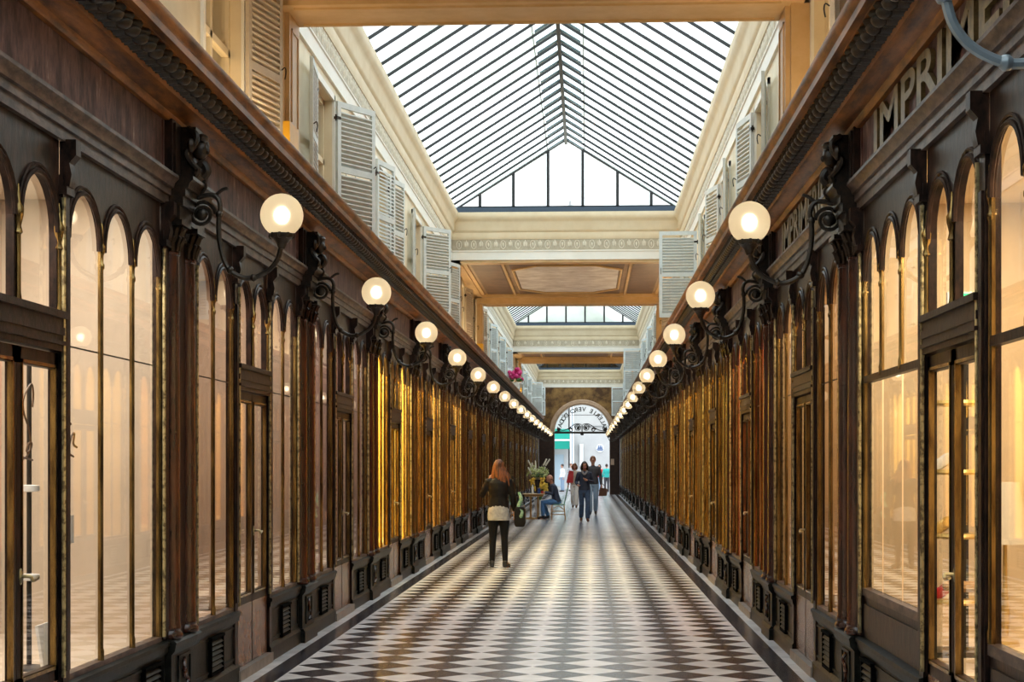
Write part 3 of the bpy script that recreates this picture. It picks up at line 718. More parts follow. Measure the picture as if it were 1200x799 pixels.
# transverse wall above ceiling zones
def skylight(zone, idx):
    y0, y1 = zone; xl, xr = UL+.08, UR-.08; xc = (xl+xr)/2; ze, zr = 6.88, 8.32
    root = tag(empty('skylight', (xc, y0, ze)), 'pitched glass skylight over the %s' % ['arcade above the camera','nearest long bay of the arcade','middle bay of the arcade','far bay before the end arch'][idx], 'skylight', 'pitched skylights')
    def P(m): 
        m.v = [(a-xc, b-y0, c-ze) for a, b, c in m.v]; return m
    g = MB()
    g.add([(xl,y0,ze),(xc,y0,zr),(xc,y1,zr),(xl,y1,ze)], [(0,1,2,3)]); g.add([(xr,y0,ze),(xc,y0,zr),(xc,y1,zr),(xr,y1,ze)], [(0,1,2,3)])
    P(g).obj('roof_glazing', 'roof_glass', root)
    n = int((y1-y0)/.62); 
    for i in range(1, n):
        y = y0+(y1-y0)*i/n
        for xe in (xl, xr):
            b = MB(); w_ = .009
            b.add([(xe,y-w_,ze-.045),(xe,y+w_,ze-.045),(xe,y+w_,ze+.01),(xe,y-w_,ze+.01),(xc,y-w_,zr-.045),(xc,y+w_,zr-.045),(xc,y+w_,zr+.01),(xc,y-w_,zr+.01)], [(0,1,2,3),(4,7,6,5),(0,4,5,1),(1,5,6,2),(2,6,7,3),(3,7,4,0)])
            P(b).obj('glazing_bar', 'bar_black', root)
    r = MB(); r.box(xc-.03, xc+.03, y0, y1, zr-.12, zr-.02); P(r).obj('ridge_beam', 'bar_black', root)
    # ridge ventilator flaps and purlins
    for s_ in (-1, 1):
        for i in range(n):
            y = y0+(y1-y0)*(i+.5)/n-.05; t = .34; x1 = xc+s_*t; z1 = zr-t*(zr-ze)/(xc-xl)
            v = MB(); v.add([(xc,y,zr-.05),(xc,y+.10,zr-.05),(x1,y+.10,z1-.05),(x1,y,z1-.05),(xc,y,zr-.07),(xc,y+.10,zr-.07),(x1,y+.10,z1-.07),(x1,y,z1-.07)], [(0,1,2,3),(4,7,6,5),(0,4,5,1),(1,5,6,2),(2,6,7,3),(3,7,4,0)]); P(v).obj('ridge_flap', 'bar_blue', root)
    for s_ in (-1, 1):
        p = MB(); 
        for t in (.38,):
            x1 = xc+s_*t; z1 = zr-t*(zr-ze)/(xc-xl)+.02; p.box(x1-.012, x1+.012, y0, y1, z1-.015, z1)
        P(p).obj('purlin', 'shutter_paint', root)
    ends = [(y1,)] if idx == 3 else [(y1,)]
    for (yy,) in ends:
        gg = MB(); gg.add([(xl,yy,ze),(xr,yy,ze),(xc,yy,zr)], [(0,1,2)]); P(gg).obj('gable_glazing', 'roof_glass', root)
        gf = MB()
        for x in [xl+(xr-xl)*q for q in (.115,.265,.42,.575,.73,.88)]:
            zt = zr-abs(x-xc)*(zr-ze)/(xc-xl); gf.box(x-.03, x+.03, yy-.05, yy+.01, ze, zt)
        gf.box(xl, xr, yy-.05, yy+.01, ze-.02, ze+.06)
        for xe in (xl, xr): gf.add([(xe,yy-.06,ze-.03),(xe,yy+.01,ze-.03),(xe,yy+.01,ze+.04),(xe,yy-.06,ze+.04),(xc,yy-.06,zr-.05),(xc,yy+.01,zr-.05),(xc,yy+.01,zr+.02),(xc,yy-.06,zr+.02)], [(0,1,2,3),(4,7,6,5),(0,4,5,1),(1,5,6,2),(2,6,7,3),(3,7,4,0)])
        P(gf).obj('gable_frame', 'bar_black', root)
    gb = MB(); gb.add([(xl,y0,ze),(xr,y0,ze),(xc,y0,zr)], [(0,1,2)]); P(gb).obj('gable_glazing', 'roof_glass', root)
for i, z in enumerate(SKY): entab(z, i); skylight(z, i)

# flat painted ceilings between skylights, with end beams and piers
def ceiling(zone, idx):
    y0, y1 = zone; zc = Z0+4.16; zb = Z0+4.0
    m = MB(); m.box(UL, UR, y0, y1, zc+.06, zc+.16)
    m.k = 0
    o = struct(m.obj('ceiling' if idx == 0 else 'ceiling_%d' % (idx+1), 'tan_ceiling'), 'painted flat ceiling, %s of the arcade' % ORD[idx], 'ceiling')
    # wall block between the skylights above
    b = MB(); b.box(UL, UR, y0, y0+.15, zc+.1, 6.85); b.box(UL, UR, y1-.15, y1, zc+.1, 6.85); b.box(UL, UR, y0, y1, 6.80, 6.85); b.obj('attic_block', 'cream_paint', o)
    r = MB()
    a0, a1 = y0+.45, y1-.85; xl, xr = UL+.35, UR-.35
    # outer cove
    for (x0, x1) in ((UL, UL+.20), (UR-.20, UR)): r.box(x0, x1, y0, y1, zc-.02, zc+.07)
    for (x0, x1) in ((UL+.2, UL+.28), (UR-.28, UR-.2)): r.box(x0, x1, y0, y1, zc+.02, zc+.07)
    r.box(UL, UR, y0, y0+.35, zc-.02, zc+.07); r.box(UL, UR, y1-.9, y1-.7, zc-.02, zc+.07)
    r.obj('cove_moulding', 'ochre_paint', o)
    # inner panels
    q = MB(); q.box(xl, xl+.62, a0, a1, zc+.045, zc+.065); q.box(xr-.62, xr, a0, a1, zc+.045, zc+.065); q.box(xl+.8, xr-.8, a0, a1, zc+.045, zc+.065); q.obj('painted_panels', 'brown_ceiling', o)
    rb = MB()
    for x in (xl+.66, xr-.70): rb.box(x, x+.05, a0, a1, zc+.01, zc+.06)
    cx, cy = CX, (a0+a1)/2; w2, l2 = (xr-xl)/2-.85, (a1-a0)/2-.5; ch = .55
    def octo(w_, l_, c_): return [(cx-w_+c_,cy-l_),(cx+w_-c_,cy-l_),(cx+w_,cy-l_+c_*1.4),(cx+w_,cy+l_-c_*1.4),(cx+w_-c_,cy+l_),(cx-w_+c_,cy+l_),(cx-w_,cy+l_-c_*1.4),(cx-w_,cy-l_+c_*1.4)]
    if y1-y0 > 5:
        pts = octo(w2, l2, ch); rb.tube([(x,y,zc+.035) for x, y in pts+[pts[0]]], .03, 6)
        rb.obj('ceiling_ribs', 'ochre_paint', o)
        oc = MB(); oc.add([(x,y,zc+.040) for x, y in octo(w2-.05, l2-.05, ch)], [tuple(range(8))]); oc.obj('painted_medallion', 'painted_cloud', o)
    else: rb.obj('ceiling_ribs', 'ochre_paint', o)
    # end beams with panelled soffit, and piers on the cornice
    k = 0
    for yb0, yb1 in ((y1-.70, y1),) + ():
        bm_ = MB(); bm_.box(WL-.1, WR+.1, yb0, yb1, zb, zc+.05)
        bm_.box(WL+.1, WR-.1, yb0+.08, yb0+.11, zb-.02, zb); bm_.box(WL+.1, WR-.1, yb1-.11, yb1-.08, zb-.02, zb)
        struct(bm_.obj('trim_beam_%d%s' % (idx+1, 'ab'[k]), 'ochre_paint'), 'ochre beam closing the %s flat ceiling' % ORD[idx], 'beam'); k += 1
        for side in ('left', 'right'):
            sg = 1 if side == 'left' else -1; X = UL if side == 'left' else UR; xi = WL+.04 if side == 'left' else WR-.05
            p = MB(); p.box(X, xi, yb0+.22, yb1, 4.15, zb); p.box(X, xi-sg*.04, yb0+.14, yb0+.22, 4.15, zb); p.box(xi, xi+sg*.012, yb0+.30, yb0+.32, 4.7, zb-.12); p.box(xi, xi+sg*.012, yb1-.10, yb1-.08, 4.7, zb-.12); p.box(xi, xi+sg*.012, yb0+.30, yb1-.08, zb-.14, zb-.12)
            po = struct(p.obj('wall_%s_pier' % side, 'ochre_paint'), 'ochre pier carrying the beam of the %s flat ceiling' % ORD[idx], 'pier')
            pl = MB(); pl.box(X, xi+sg*.03, yb0+.08, yb0+.50, 4.15, 4.66); pl.obj('pier_plinth', 'warm_glow_yellow', po)  # warm glow at the pier foot painted in as saturated yellow
for i, z in enumerate(ZONES): ceiling(z, i)

# ------------------------------------------------------------------ end wall with arch
def end_wall():
    y0, y1 = Y_END, Y_END+.5; cx = -.32; ri, ro = 1.5, 1.78; zs = 3.40
    m = MB(); seg = 24
    # lower jambs + spandrel above
    XL_, XR_ = UL-.3, UR+.3
    m.box(XL_, cx-ri, y0, y1, 0, zs); m.box(cx+ri, XR_, y0, y1, 0, zs)
    vs = []; fs = []
    for i in range(seg+1):
        a = PI*i/seg; x = cx-ri*math.cos(a); z = zs+ri*math.sin(a)
        vs += [(x,y0,z),(x,y0,6.0),(x,y1,z),(x,y1,6.0)]
        if i: p = 4*i; fs += [(p-4,p,p+1,p-3),(p-2,p-1,p+3,p+2),(p-4,p-2,p+2,p)]
    m.add(vs, fs); m.box(XL_, cx-ri, y0, y1, zs, 6.0); m.box(cx+ri, XR_, y0, y1, zs, 6.0); m.box(XL_, XR_, y0, y1, 6.0, 8.6)
    o = struct(m.obj('wall_end', 'marble_wall'), 'brown marbled end wall with round arch', 'wall')
    j = MB(); j.box(-2.64, cx-ri-.02, y0-.12, y0, 0, zs-.02); j.box(cx+ri+.02, 1.74, y0-.12, y0, 0, zs-.02); j.obj('jamb_panel', 'end_brown', o)
    a = MB()
    prof = [(ri,0),(ri,-.10),(ri+.10,-.14),(ri+.12,-.10),(ro-.04,-.10),(ro,-.06),(ro,0)]
    vs = []; fs = []; k = len(prof)
    for i in range(seg*2+1):
        an = PI*i/(seg*2)
        for r, d in prof: vs.append((cx-r*math.cos(an), y0+d, zs+r*math.sin(an)))
        if i: fs += [((i-1)*k+q, (i-1)*k+q+1, i*k+q+1, i*k+q) for q in range(k-1)]
    a.add(vs, fs); a.obj('archivolt', 'arch_stone', o)
    pl = MB(); pl.box(1.24, 1.42, y0-.14, y0-.12, 1.62, 1.95); tag(pl.obj('notice_plaque', 'plaque'), 'small beige notice on the dark jamb beside the end arch', 'sign')
    # lunette: glass with lettering and ironwork
    root = tag(empty('arch_lunette', (cx, y0-.08, zs)), 'glazed lunette with curved lettering and scrolled ironwork in the end arch', 'lunette')
    g = MB(); pts = [(ri*math.cos(PI*i/seg), ri*math.sin(PI*i/seg)) for i in range(seg+1)]; g.add([(x,0,z) for x, z in pts], [tuple(range(len(pts)))]); g.obj('lunette_glass', 'glass', root)
    b = MB(); b.box(-ri, ri, -.06, .06, -.08, .0); b.box(-ri, ri, -.03, .03, .0, .03); b.obj('lunette_bar', 'iron', root)
    i2 = MB(); i2.box(-ri*.75, ri*.75, -.02, .02, .92, .95)
    for s_ in (-1, 1):
        for (cx_, cz_, r0, tr) in ((.24,.24,.19,1.7),(.62,.14,.12,1.5)):
            pp = [(s_*(cx_+(r0-r0*.6*q/30)*math.cos(q/30*2*PI*tr)), 0, cz_+(r0-r0*.6*q/30)*math.sin(q/30*2*PI*tr)) for q in range(31)]
            i2.tube(pp, .024, 6)
        i2.tube(spline([(s_*.05,0,.42),(s_*.3,0,.46),(s_*.55,0,.34),(s_*.85,0,.14),(s_*1.2,0,.06),(s_*1.45,0,.05)], 4), .022, 6)
        i2.ball((s_*.22,0,.22), (.08,.03,.08), 10, 6); i2.ball((s_*1.27,0,.16), (.10,.03,.10), 10, 6)
    i2.tube([(0,0,0),(0,0,.42)], .03, 6); i2.ball((0,0,-.1), (.10,.05,.08), 8, 6)
    i2.obj('ironwork', 'iron', root)
    # letters: read from the street, so mirrored from inside
    txt = 'GALERIE VERO DODAT'; n = len(txt)
    a0, a1 = 172, 8
    for q, ch in enumerate(txt):
        if ch == ' ': continue
        an = R(a0+(a1-a0)*q/(n-1))
        me = text_mesh('letter', ch, .33, .012, 'bar_black', .008)
        o2 = bpy.data.objects.new('letter', me); COL.objects.link(o2); o2.parent = root
        # seen from outside (+y side) the text runs left to right: outside x' = -x
        rr = 1.24; px = -rr*math.cos(an); pz = rr*math.sin(an)
        rot = an-PI/2
        # local text axes: X -> -x direction (outside view), Y -> up, normal -> +y
        B = Matrix(((-1,0,0,0),(0,0,1,0),(0,1,0,0),(0,0,0,1)))
        o2.matrix_local = Matrix.Translation((px*1.0, .03, pz)) @ B @ Matrix.Rotation(rot, 4, 'Z')
end_wall()
# close the building behind the camera
struct(MB().box(-4.2, 3.4, -8.3, -8, 0, 8.6).obj('wall_back', 'dark_wood'))
# outer shells so that no daylight leaks into the shops
m = MB(); m.box(-4.2, -4.0, -8, Y_END, 0, 4.1); m.box(-4.2, UL-.2, -8, Y_END, 3.5, 4.08); struct(m.obj('wall_left', 'room_dark'))
m = MB(); m.box(3.1, 3.3, -8, Y_END, 0, 4.1); m.box(UR+.2, 3.3, -8, Y_END, 3.5, 4.08); struct(m.obj('wall_right', 'room_dark'))

# ------------------------------------------------------------------ street beyond the arch
struct(MB().box(-40, 40, Y_END+.3, 150, -.14, -.02).obj('ground_street', 'asphalt'), 'pale street beyond the arch', 'ground')
def street():
    Y = 106
    m = MB(); m.box(-.95, 14, Y, Y+8, -.02, 14)
    for z in (4.2, 8.0): m.box(-.98, 14, Y-.12, Y, z, z+.22)
    m.box(-.98, 14, Y-.05, Y, -.02, .6)
    o = tag(m.obj('street_facade', 'facade_white'), 'white plastered building across the street behind the arch', 'building')
    wv = MB(); wv.box(4.2, 5.4, Y-.03, Y, 1, 3.4); wv.obj('window', 'facade_blue', o)
    lw = MB(); lw.box(-12, -1.30, Y-.2, Y+14, -.02, 15); lw.box(-12, -1.28, Y-.35, Y-.2, 5.3, 5.5)
    lo = tag(lw.obj('corner_house', 'facade_white'), 'pale corner building behind the green awning', 'building')
    for i in range(3):
        q = MB(); q.box(-2.9-i*2.2, -1.9-i*2.2, Y-.26, Y-.2, 5.9, 8.4); q.obj('window', 'facade_blue', lo)
    q = MB(); q.box(-4.5, -1.6, Y-.26, Y-.2, .2, 2.3); q.obj('shop_window', 'facade_blue', lo)
    a = MB(); ya = 104.5
    a.extr([(ya,2.65),(ya,3.35),(ya+1.3,4.0),(ya+1.3,3.9),(ya+.05,3.3),(ya+.05,2.65)], 'x', -5.0, -1.2)
    ao = tag(a.obj('shop_awning', 'green_awning'), 'green shop awning seen through the end arch', 'awning')
    st = MB(); st.box(-5.0, -1.19, ya-.02, ya+.02, 3.18, 3.30); st.obj('white_stripe', 'white_trim', ao)
    pl = MB(); pl.tube([(-1.02,104.3,-.02),(-1.02,104.3,6)], .05, 8); tag(pl.obj('street_post', 'post_and_skylit_grey'), 'thin grey post at the corner of the awning', 'post')
    s = empty('round_sign', (.80, Y-.03, 2.72)); s.scale = (.52,.8,.52); tag(s, 'blue and white round street sign on the white facade', 'sign')
    d = MB(); d.lathe([(.01,-.02),(.52,-.02),(.52,.02),(.01,.02)], (0,0,0), 28); d.v = [(x,z,y) for x, y, z in d.v]; d.obj('disc', 'white_trim', s)
    e = MB()
    for xx, h in ((-.2,.28),(.2,.28),(0,.36)):
        e.ball((xx,-.03,h-.02), (.07,.015,.07), 8, 6); e.extr([(xx-.09,-.05),(xx+.09,-.05),(xx+.05,h-.1),(xx-.05,h-.1)], 'y', -.045, -.022)
    e.box(-.42, .42, -.045, -.022, -.16, -.08); e.box(-.34,.34,-.045,-.022,-.30,-.22); e.obj('sign_figures', 'sign_blue', s)
    b = MB(); b.box(-.55, -.30, Y-.35, Y-.06, 1.5, 3.0); tag(b.obj('hanging_banner', 'card_white'), 'narrow pale banner hanging from the white facade', 'banner')
street()

# ------------------------------------------------------------------ people
def V(*a): return Vector(a)
def remesh(o, vs):
    m = o.modifiers.new('union', 'REMESH'); m.mode = 'VOXEL'; m.voxel_size = vs; m.use_smooth_shade = True
    q = o.modifiers.new('soften', 'SMOOTH'); q.iterations = 3; q.factor = .5
    return o
def fingers(m, wrist, d, side_v, palm_n, k, curl=.5):
    """palm and five bent fingers; d = direction of the hand, side_v = towards the thumb, palm_n = towards the palm"""
    d = d.normalized(); s_ = side_v.normalized(); n = palm_n.normalized()
    m.tube([wrist, wrist+d*.03*k, wrist+d*.085*k], [(.026*k,.018*k),(.036*k,.018*k),(.038*k,.015*k)], 10)
    for i, L in enumerate((.070,.078,.072,.056)):
        b = wrist+d*.078*k+s_*(.027-.018*i)*k; a1 = curl*.7; a2 = curl*1.5
        p1 = b+(d*math.cos(a1)+n*math.sin(a1))*L*.5*k; p2 = p1+(d*math.cos(a2)+n*math.sin(a2))*L*.5*k
        m.tube([b, p1, p2], [.0090*k,.0085*k,.0065*k], 7)
    b = wrist+d*.03*k+s_*.028*k; p1 = b+(d*.6+s_*.7+n*.2).normalized()*.035*k; p2 = p1+(d*.85+s_*.2+n*.4).normalized()*.03*k
    m.tube([b, p1, p2], [.012*k,.010*k,.008*k], 7)
def person(label, loc, rz, H, arms, legs, top, bottom, shoes, hair, hairstyle='short', skin='skin', pelvis=(0,0,.93), lean=0.0, hem=.86, vox=.010, coat_open=None, curl=.5, group=None, face=True, wide=1.0):
    root = empty('person', loc, rz); k = H/1.7; tag(root, label, 'person', group)
    pv = V(*pelvis); up = V(0, math.sin(lean), math.cos(lean))
    def T(t, y=0): return (pv+up*t+V(0,y,0))*k
    sh_ = {s_: (pv+up*.455+V(s_*.165*wide,0,0)) for s_ in (-1,1)}; hp = {s_: pv+V(s_*.085,0,-.02) for s_ in (-1,1)}
    torso = [(-.07,.115,.085),(.0,.155,.108),(.10,.142,.098),(.20,.128,.092),(.33,.150,.108),(.43,.168,.095),(.485,.115,.070),(.51,.060,.055)]
    def tor(m, add, lo, hi):
        pts = [(t,a,b) for t,a,b in torso if lo-.001 <= t <= hi+.001]
        if lo < pts[0][0]: pts = [(lo, pts[0][1]*1.03, pts[0][2]*1.05)]+pts
        m.tube([T(t) for t,a,b in pts], [((a*wide+add)*k, (b+add)*k) for t,a,b in pts], 16)
    # body
    b = MB(); tor(b, 0, -.07, .51)
    b.tube([T(.49), T(.56,.005), T(.62,.012)], [.055*k,.050*k,.052*k], 12)
    hc = T(.69,.018)
    b.ball(hc, (.074*k,.094*k,.108*k), 16, 12); b.ball(hc+V(0,.035,-.055)*k, (.052*k,.058*k,.055*k), 12, 8)
    b.tube([hc+V(0,.088,.025)*k, hc+V(0,.112,-.018)*k], [.009*k,.016*k], 8)
    b.tube([hc+V(-.022,.088,-.058)*k, hc+V(0,.096,-.060)*k, hc+V(.022,.088,-.058)*k], [.006*k,.010*k,.006*k], 6)
    b.tube([hc+V(-.05,.075,.035)*k, hc+V(0,.092,.036)*k, hc+V(.05,.075,.035)*k], .010*k, 6)
    for s_ in (-1,1): b.ball(hc+V(s_*.076,-.003,-.01)*k, (.012*k,.022*k,.032*k), 8, 6)
    for s_ in (-1,1):
        el, wr, pn = [V(*q) for q in arms[s_][:3]]
        b.tube([sh_[s_]*k, (sh_[s_]*.4+el*.6)*k, el*k, (el*.5+wr*.5)*k, wr*k], [.050*k,.044*k,.038*k,.036*k,.024*k], 10)
        d = (wr-el).normalized(); th = d.cross(pn)*(s_*-1); 
        if th.length < .1: th = V(-s_,0,0)
        fingers(b, wr*k, d, th, pn, k, curl)
        kn, an, to = [V(*q) for q in legs[s_]]
        b.tube([hp[s_]*k, (hp[s_]*.5+kn*.5)*k, kn*k, (kn*.6+an*.4)*k, an*k], [.082*k,.070*k,.052*k,.050*k,.034*k], 12)
        b.tube([(an+(an-to).normalized()*.03+V(0,0,-.045))*k, (an*.5+to*.5+V(0,0,-.03))*k, to*k], [.032*k,.034*k,.024*k], 8)
    remesh(b.obj('body', skin, root), vox*.8)
    if face:
        e = MB()
        for s_ in (-1,1): e.ball(hc+V(s_*.030,.089,.012)*k, (.010*k,.006*k,.006*k), 8, 6)
        e.obj('eyes', 'hair_dark', root)
        l = MB(); l.ball(hc+V(0,.100,-.060)*k, (.022*k,.008*k,.007*k), 8, 6); l.obj('lips', 'petal_pink' if hairstyle != 'short' and hairstyle != 'bald' else 'skin_ruddy', root)
    # upper garment
    g = MB(); tor(g, .020, min(hem-.93, -.0), .51)
    g.tube([T(.47), T(.53,.0)], [.075*k,.062*k], 12)
    for s_ in (-1,1):
        el, wr = V(*arms[s_][0]), V(*arms[s_][1]); wc = el+(wr-el)*.93
        g.tube([(sh_[s_]-V(s_*.05,0,0))*k, sh_[s_]*k, (sh_[s_]*.4+el*.6)*k, el*k, (el*.5+wr*.5)*k, wc*k], [.062*k,.066*k,.057*k,.051*k,.048*k,.038*k], 12)
    for i in range(5):   # folds
        z = .05+.08*i; g.tube([T(z,-.0)+V(-.145*k,0,0), T(z+.02,-.112), T(z,-.0)+V(.145*k,0,0)], .010*k, 6)
    remesh(g.obj('jacket' if top[1] == 'jacket' else 'top', top[0], root), vox)
    # trousers
    t = MB(); t.tube([T(-.09), T(-.02), T(.06)], [(.15*k,.112*k),(.168*k,.122*k),(.150*k,.108*k)], 16)
    wd = bottom[1]
    for s_ in (-1,1):
        kn, an = V(*legs[s_][0]), V(*legs[s_][1]); ac = kn+(an-kn)*.97
        t.tube([hp[s_]*k, (hp[s_]*.5+kn*.5)*k, kn*k, (kn*.5+an*.5)*k, ac*k], [.095*k,.084*k,(.060+wd*.5)*k,(.054+wd)*k,(.043+wd)*k], 12)
    remesh(t.obj('trousers', bottom[0], root), vox)
    for s_ in (-1,1):
        an, to = V(*legs[s_][1]), V(*legs[s_][2]); f = MB(); dd = (to-an); dd.z = 0; dd = dd.normalized() if dd.length > 1e-3 else V(0,1,0)
        z0 = to.z
        f.tube([an*k+V(0,0,.03*k), (an-dd*.015+V(0,0,-.02))*k], [.043*k,.045*k], 10)
        f.tube([(an-dd*.04+V(0,0,-(an.z-to.z)*.72))*k, (an+dd*.04+V(0,0,-(an.z-to.z)*.55))*k, to*k+V(0,0,.004), (to+dd*.03)*k], [.038*k,.044*k,(.042*k,.032*k),(.028*k,.022*k)], 10)
        remesh(f.obj('shoe', shoes, root), vox*.8)
    # hair
    h = MB()
    if hairstyle == 'bald':
        h.tube([hc+V(-.074,-.01,-.02)*k, hc+V(-.05,-.075,-.02)*k, hc+V(0,-.092,-.025)*k, hc+V(.05,-.075,-.02)*k, hc+V(.074,-.01,-.02)*k], .018*k, 8)
    else:
        h.ball(hc+V(0,-.014,.022)*k, (.086*k,.098*k,.104*k), 16, 10)
        for s_ in (-1,1): h.tube([hc+V(s_*.02,.085,.07)*k, hc+V(s_*.07,.04,.04)*k, hc+V(s_*.078,-.01,-.02)*k], .016*k, 8)
    if hairstyle == 'long':
        rr = random.Random(3)
        for i in range(26):
            a = PI+PI*(i/25)*1.0; a += rr.uniform(-.05,.05); x, y = math.cos(a)*.078, math.sin(a)*.085
            ln = rr.uniform(.20,.30)+(.03 if x > 0 else -.02); sw = rr.uniform(-.01,.09)
            h.tube(spline([hc+V(x*.6,y*.6-.01,.08)*k, hc+V(x*1.05,y*1.05,.0)*k, hc+V(x*1.25+sw*.5,y*1.15,-.10)*k, hc+V(x*1.35+sw,y*1.2,-.18)*k, hc+V(x*1.15+sw*1.4,y*1.25,-ln)*k], 3), [.019*k]*8+[.017*k,.015*k,.012*k,.010*k,.006*k], 6)
    if hairstyle == 'bob':
        rr = random.Random(4)
        for i in range(18):
            a = PI*.85+PI*1.3*(i/17); x, y = math.cos(a)*.08, math.sin(a)*.088
            h.tube([hc+V(x*.7,y*.7,.06)*k, hc+V(x*1.15,y*1.15,-.02)*k, hc+V(x*1.25,y*1.2,-.10)*k, hc+V(x*1.05,y*1.05,-.15)*k], [.026*k,.028*k,.024*k,.010*k], 6)
    remesh(h.obj('hair', hair, root), vox*.75)
    return root
ST = {-1: ((-.095,.0,.50),(-.10,-.01,.085),(-.115,.13,.028)), 1: ((.095,.0,.50),(.10,-.01,.085),(.115,.13,.028))}
WALK = {-1: ((-.085,.16,.52),(-.08,.20,.095),(-.085,.34,.045)), 1: ((.085,.04,.50),(.08,-.22,.13),(.085,-.12,.035))}
WALK2 = {1: ((.085,.16,.52),(.08,.20,.095),(.085,.34,.045)), -1: ((-.085,.04,.50),(-.08,-.22,.13),(-.085,-.12,.035))}
DOWN = {-1: ((-.225,-.03,1.13),(-.245,.06,.88),(1,0,0)), 1: ((.225,-.03,1.13),(.245,.06,.88),(-1,0,0))}

# woman seen from behind, near
a = {-1: ((-.275,.03,1.16),(-.165,.13,1.40),(1,0,.2)), 1: ((.235,-.02,1.14),(.25,.08,.90),(-1,0,0))}
l = {-1: ((-.095,.01,.50),(-.105,-.02,.085),(-.12,.12,.028)), 1: ((.09,.02,.50),(.105,.0,.085),(.15,.13,.028))}
fw = person('woman seen from behind in black leather jacket and slim black trousers', (-1.42+.0, 25.4, 0), R(-3), 1.69, a, l, ('leather_black','jacket'), ('cloth_black',.0), 'shoe_black', 'hair_auburn', 'long', hem=.97, vox=.009, face=True)
q = MB(); q.tube([V(0,-.005,.76), V(0,-.005,.84), V(0,-.002,.94), V(0,0,1.02)], [(.176,.135),(.180,.138),(.170,.128),(.150,.112)], 24, caps=False)
q.tube([V(-.172,-.02,.80), V(-.06,-.14,.79), V(.08,-.13,.80), V(.17,-.02,.82)], .012, 6)
q.obj('shirt_tail', 'cloth_grey', fw)
b = tag(empty('shoulder_bag', (-1.42+.34, 25.38, 0)), 'black leather shoulder bag hanging beside the woman in the leather jacket', 'bag')
q = MB(); q.extr([(-.055,.98),(.055,.98),(.085,.93),(.09,.72),(.07,.66),(-.07,.66),(-.09,.72),(-.085,.93)], 'y', -.16, .16); o = q.obj('bag_body', 'leather_black', b); bv = o.modifiers.new('b','BEVEL'); bv.width = .02; bv.segments = 3
q = MB(); q.tube(spline([(0,-.12,.96),(-.03,-.08,1.15),(-.10,-.02,1.42),(-.13,0,1.445),(-.10,.04,1.42),(-.02,.10,1.15),(0,.12,.96)], 4), .010, 6); q.obj('bag_strap', 'leather_black', b)
q = MB(); q.tube(spline([(.02,-.05,1.20),(.06,-.09,1.10),(.02,-.12,.98),(.08,-.14,.90),(.05,-.15,.80)], 4), [.03]*16+[.01], 8); tag(q.obj('silk_scarf', 'green_weave', loc=(-1.42+.30, 25.38, 0)), 'green patterned scarf tucked through the black shoulder bag', 'scarf')

# seated man reading at the cafe table: faces -x
a = {-1: ((-.20,.12,.74),(-.13,.36,.78),(0,0,-1)), 1: ((.20,.12,.74),(.13,.36,.78),(0,0,-1))}
l = {-1: ((-.10,.42,.50),(-.10,.40,.09),(-.10,.54,.028)), 1: ((.10,.40,.50),(.12,.26,.09),(.12,.40,.028))}
sm = person('bald man in dark navy jacket and blue jeans sitting at the cafe table', (-.93, 48.0, 0), R(90), 1.76, a, l, ('cloth_navy','jacket'), ('denim',.01), 'shoe_black', 'hair_brown', 'bald', 'skin_ruddy', pelvis=(0,0,.52), lean=R(16), hem=.90, vox=.012)

# walking couple
a = {-1: ((-.235,.02,1.14),(-.05,.20,1.20),(0,0,1)), 1: ((.235,-.02,1.13),(.20,.18,1.06),(0,0,1))}
person('woman in navy cardigan and dark jeans walking towards the camera', (-.10, 45.8, 0), R(180+4), 1.70, a, WALK, ('cloth_navy','jacket'), ('denim_dark',.02), 'leather_brown', 'hair_dark', 'bob', hem=.72, vox=.011)
q = MB(); q.tube(spline([(-.10,45.86,1.47),(-.17,45.79,1.46),(-.16,45.70,1.43),(-.10,45.66,1.36),(-.04,45.70,1.43),(-.03,45.79,1.46),(-.10,45.86,1.47)],4), .030, 8); tag(q.obj('neck_scarf', 'hair_scarf'), 'grey patterned scarf round the neck of the woman in the navy cardigan', 'scarf')
person('tall man in dark vest and pale jeans walking behind the woman in navy', (.16, 51.8, 0), R(180), 1.88, DOWN, WALK2, ('cloth_charcoal','jacket'), ('denim_pale',.02), 'shoe_black', 'hair_brown', 'short', vox=.012)
q = MB(); q.extr([(-.12,.55),(.14,.55),(.18,.78),(-.08,.82)], 'y', -.05, .05); q.tube(spline([(-.06,0,.80),(.0,0,.95),(.12,0,.79)],4), .012, 6); tag(q.obj('handbag', 'leather_brown', loc=(.46, 51.5, .08)), 'dark handbag carried low by the tall man', 'bag')
a = {-1: ((-.24,.0,1.14),(-.10,.16,1.10),(0,0,1)), 1: DOWN[1]}
person('woman with brown bob in beige top and white trousers near the arch', (-.50, 60.4, 0), R(176), 1.66, a, WALK, ('cloth_beige','top'), ('cloth_white',.03), 'leather_brown', 'hair_brown', 'bob', hem=.80, vox=.012)
q = MB(); q.extr([(-.16,.95),(.10,.95),(.12,1.38),(-.05,1.42)], 'y', -.06, .06); tag(q.obj('red_bag', 'cloth_red', loc=(-.66, 60.30, 0)), 'red cloth bag on the shoulder of the woman with the brown bob', 'bag')
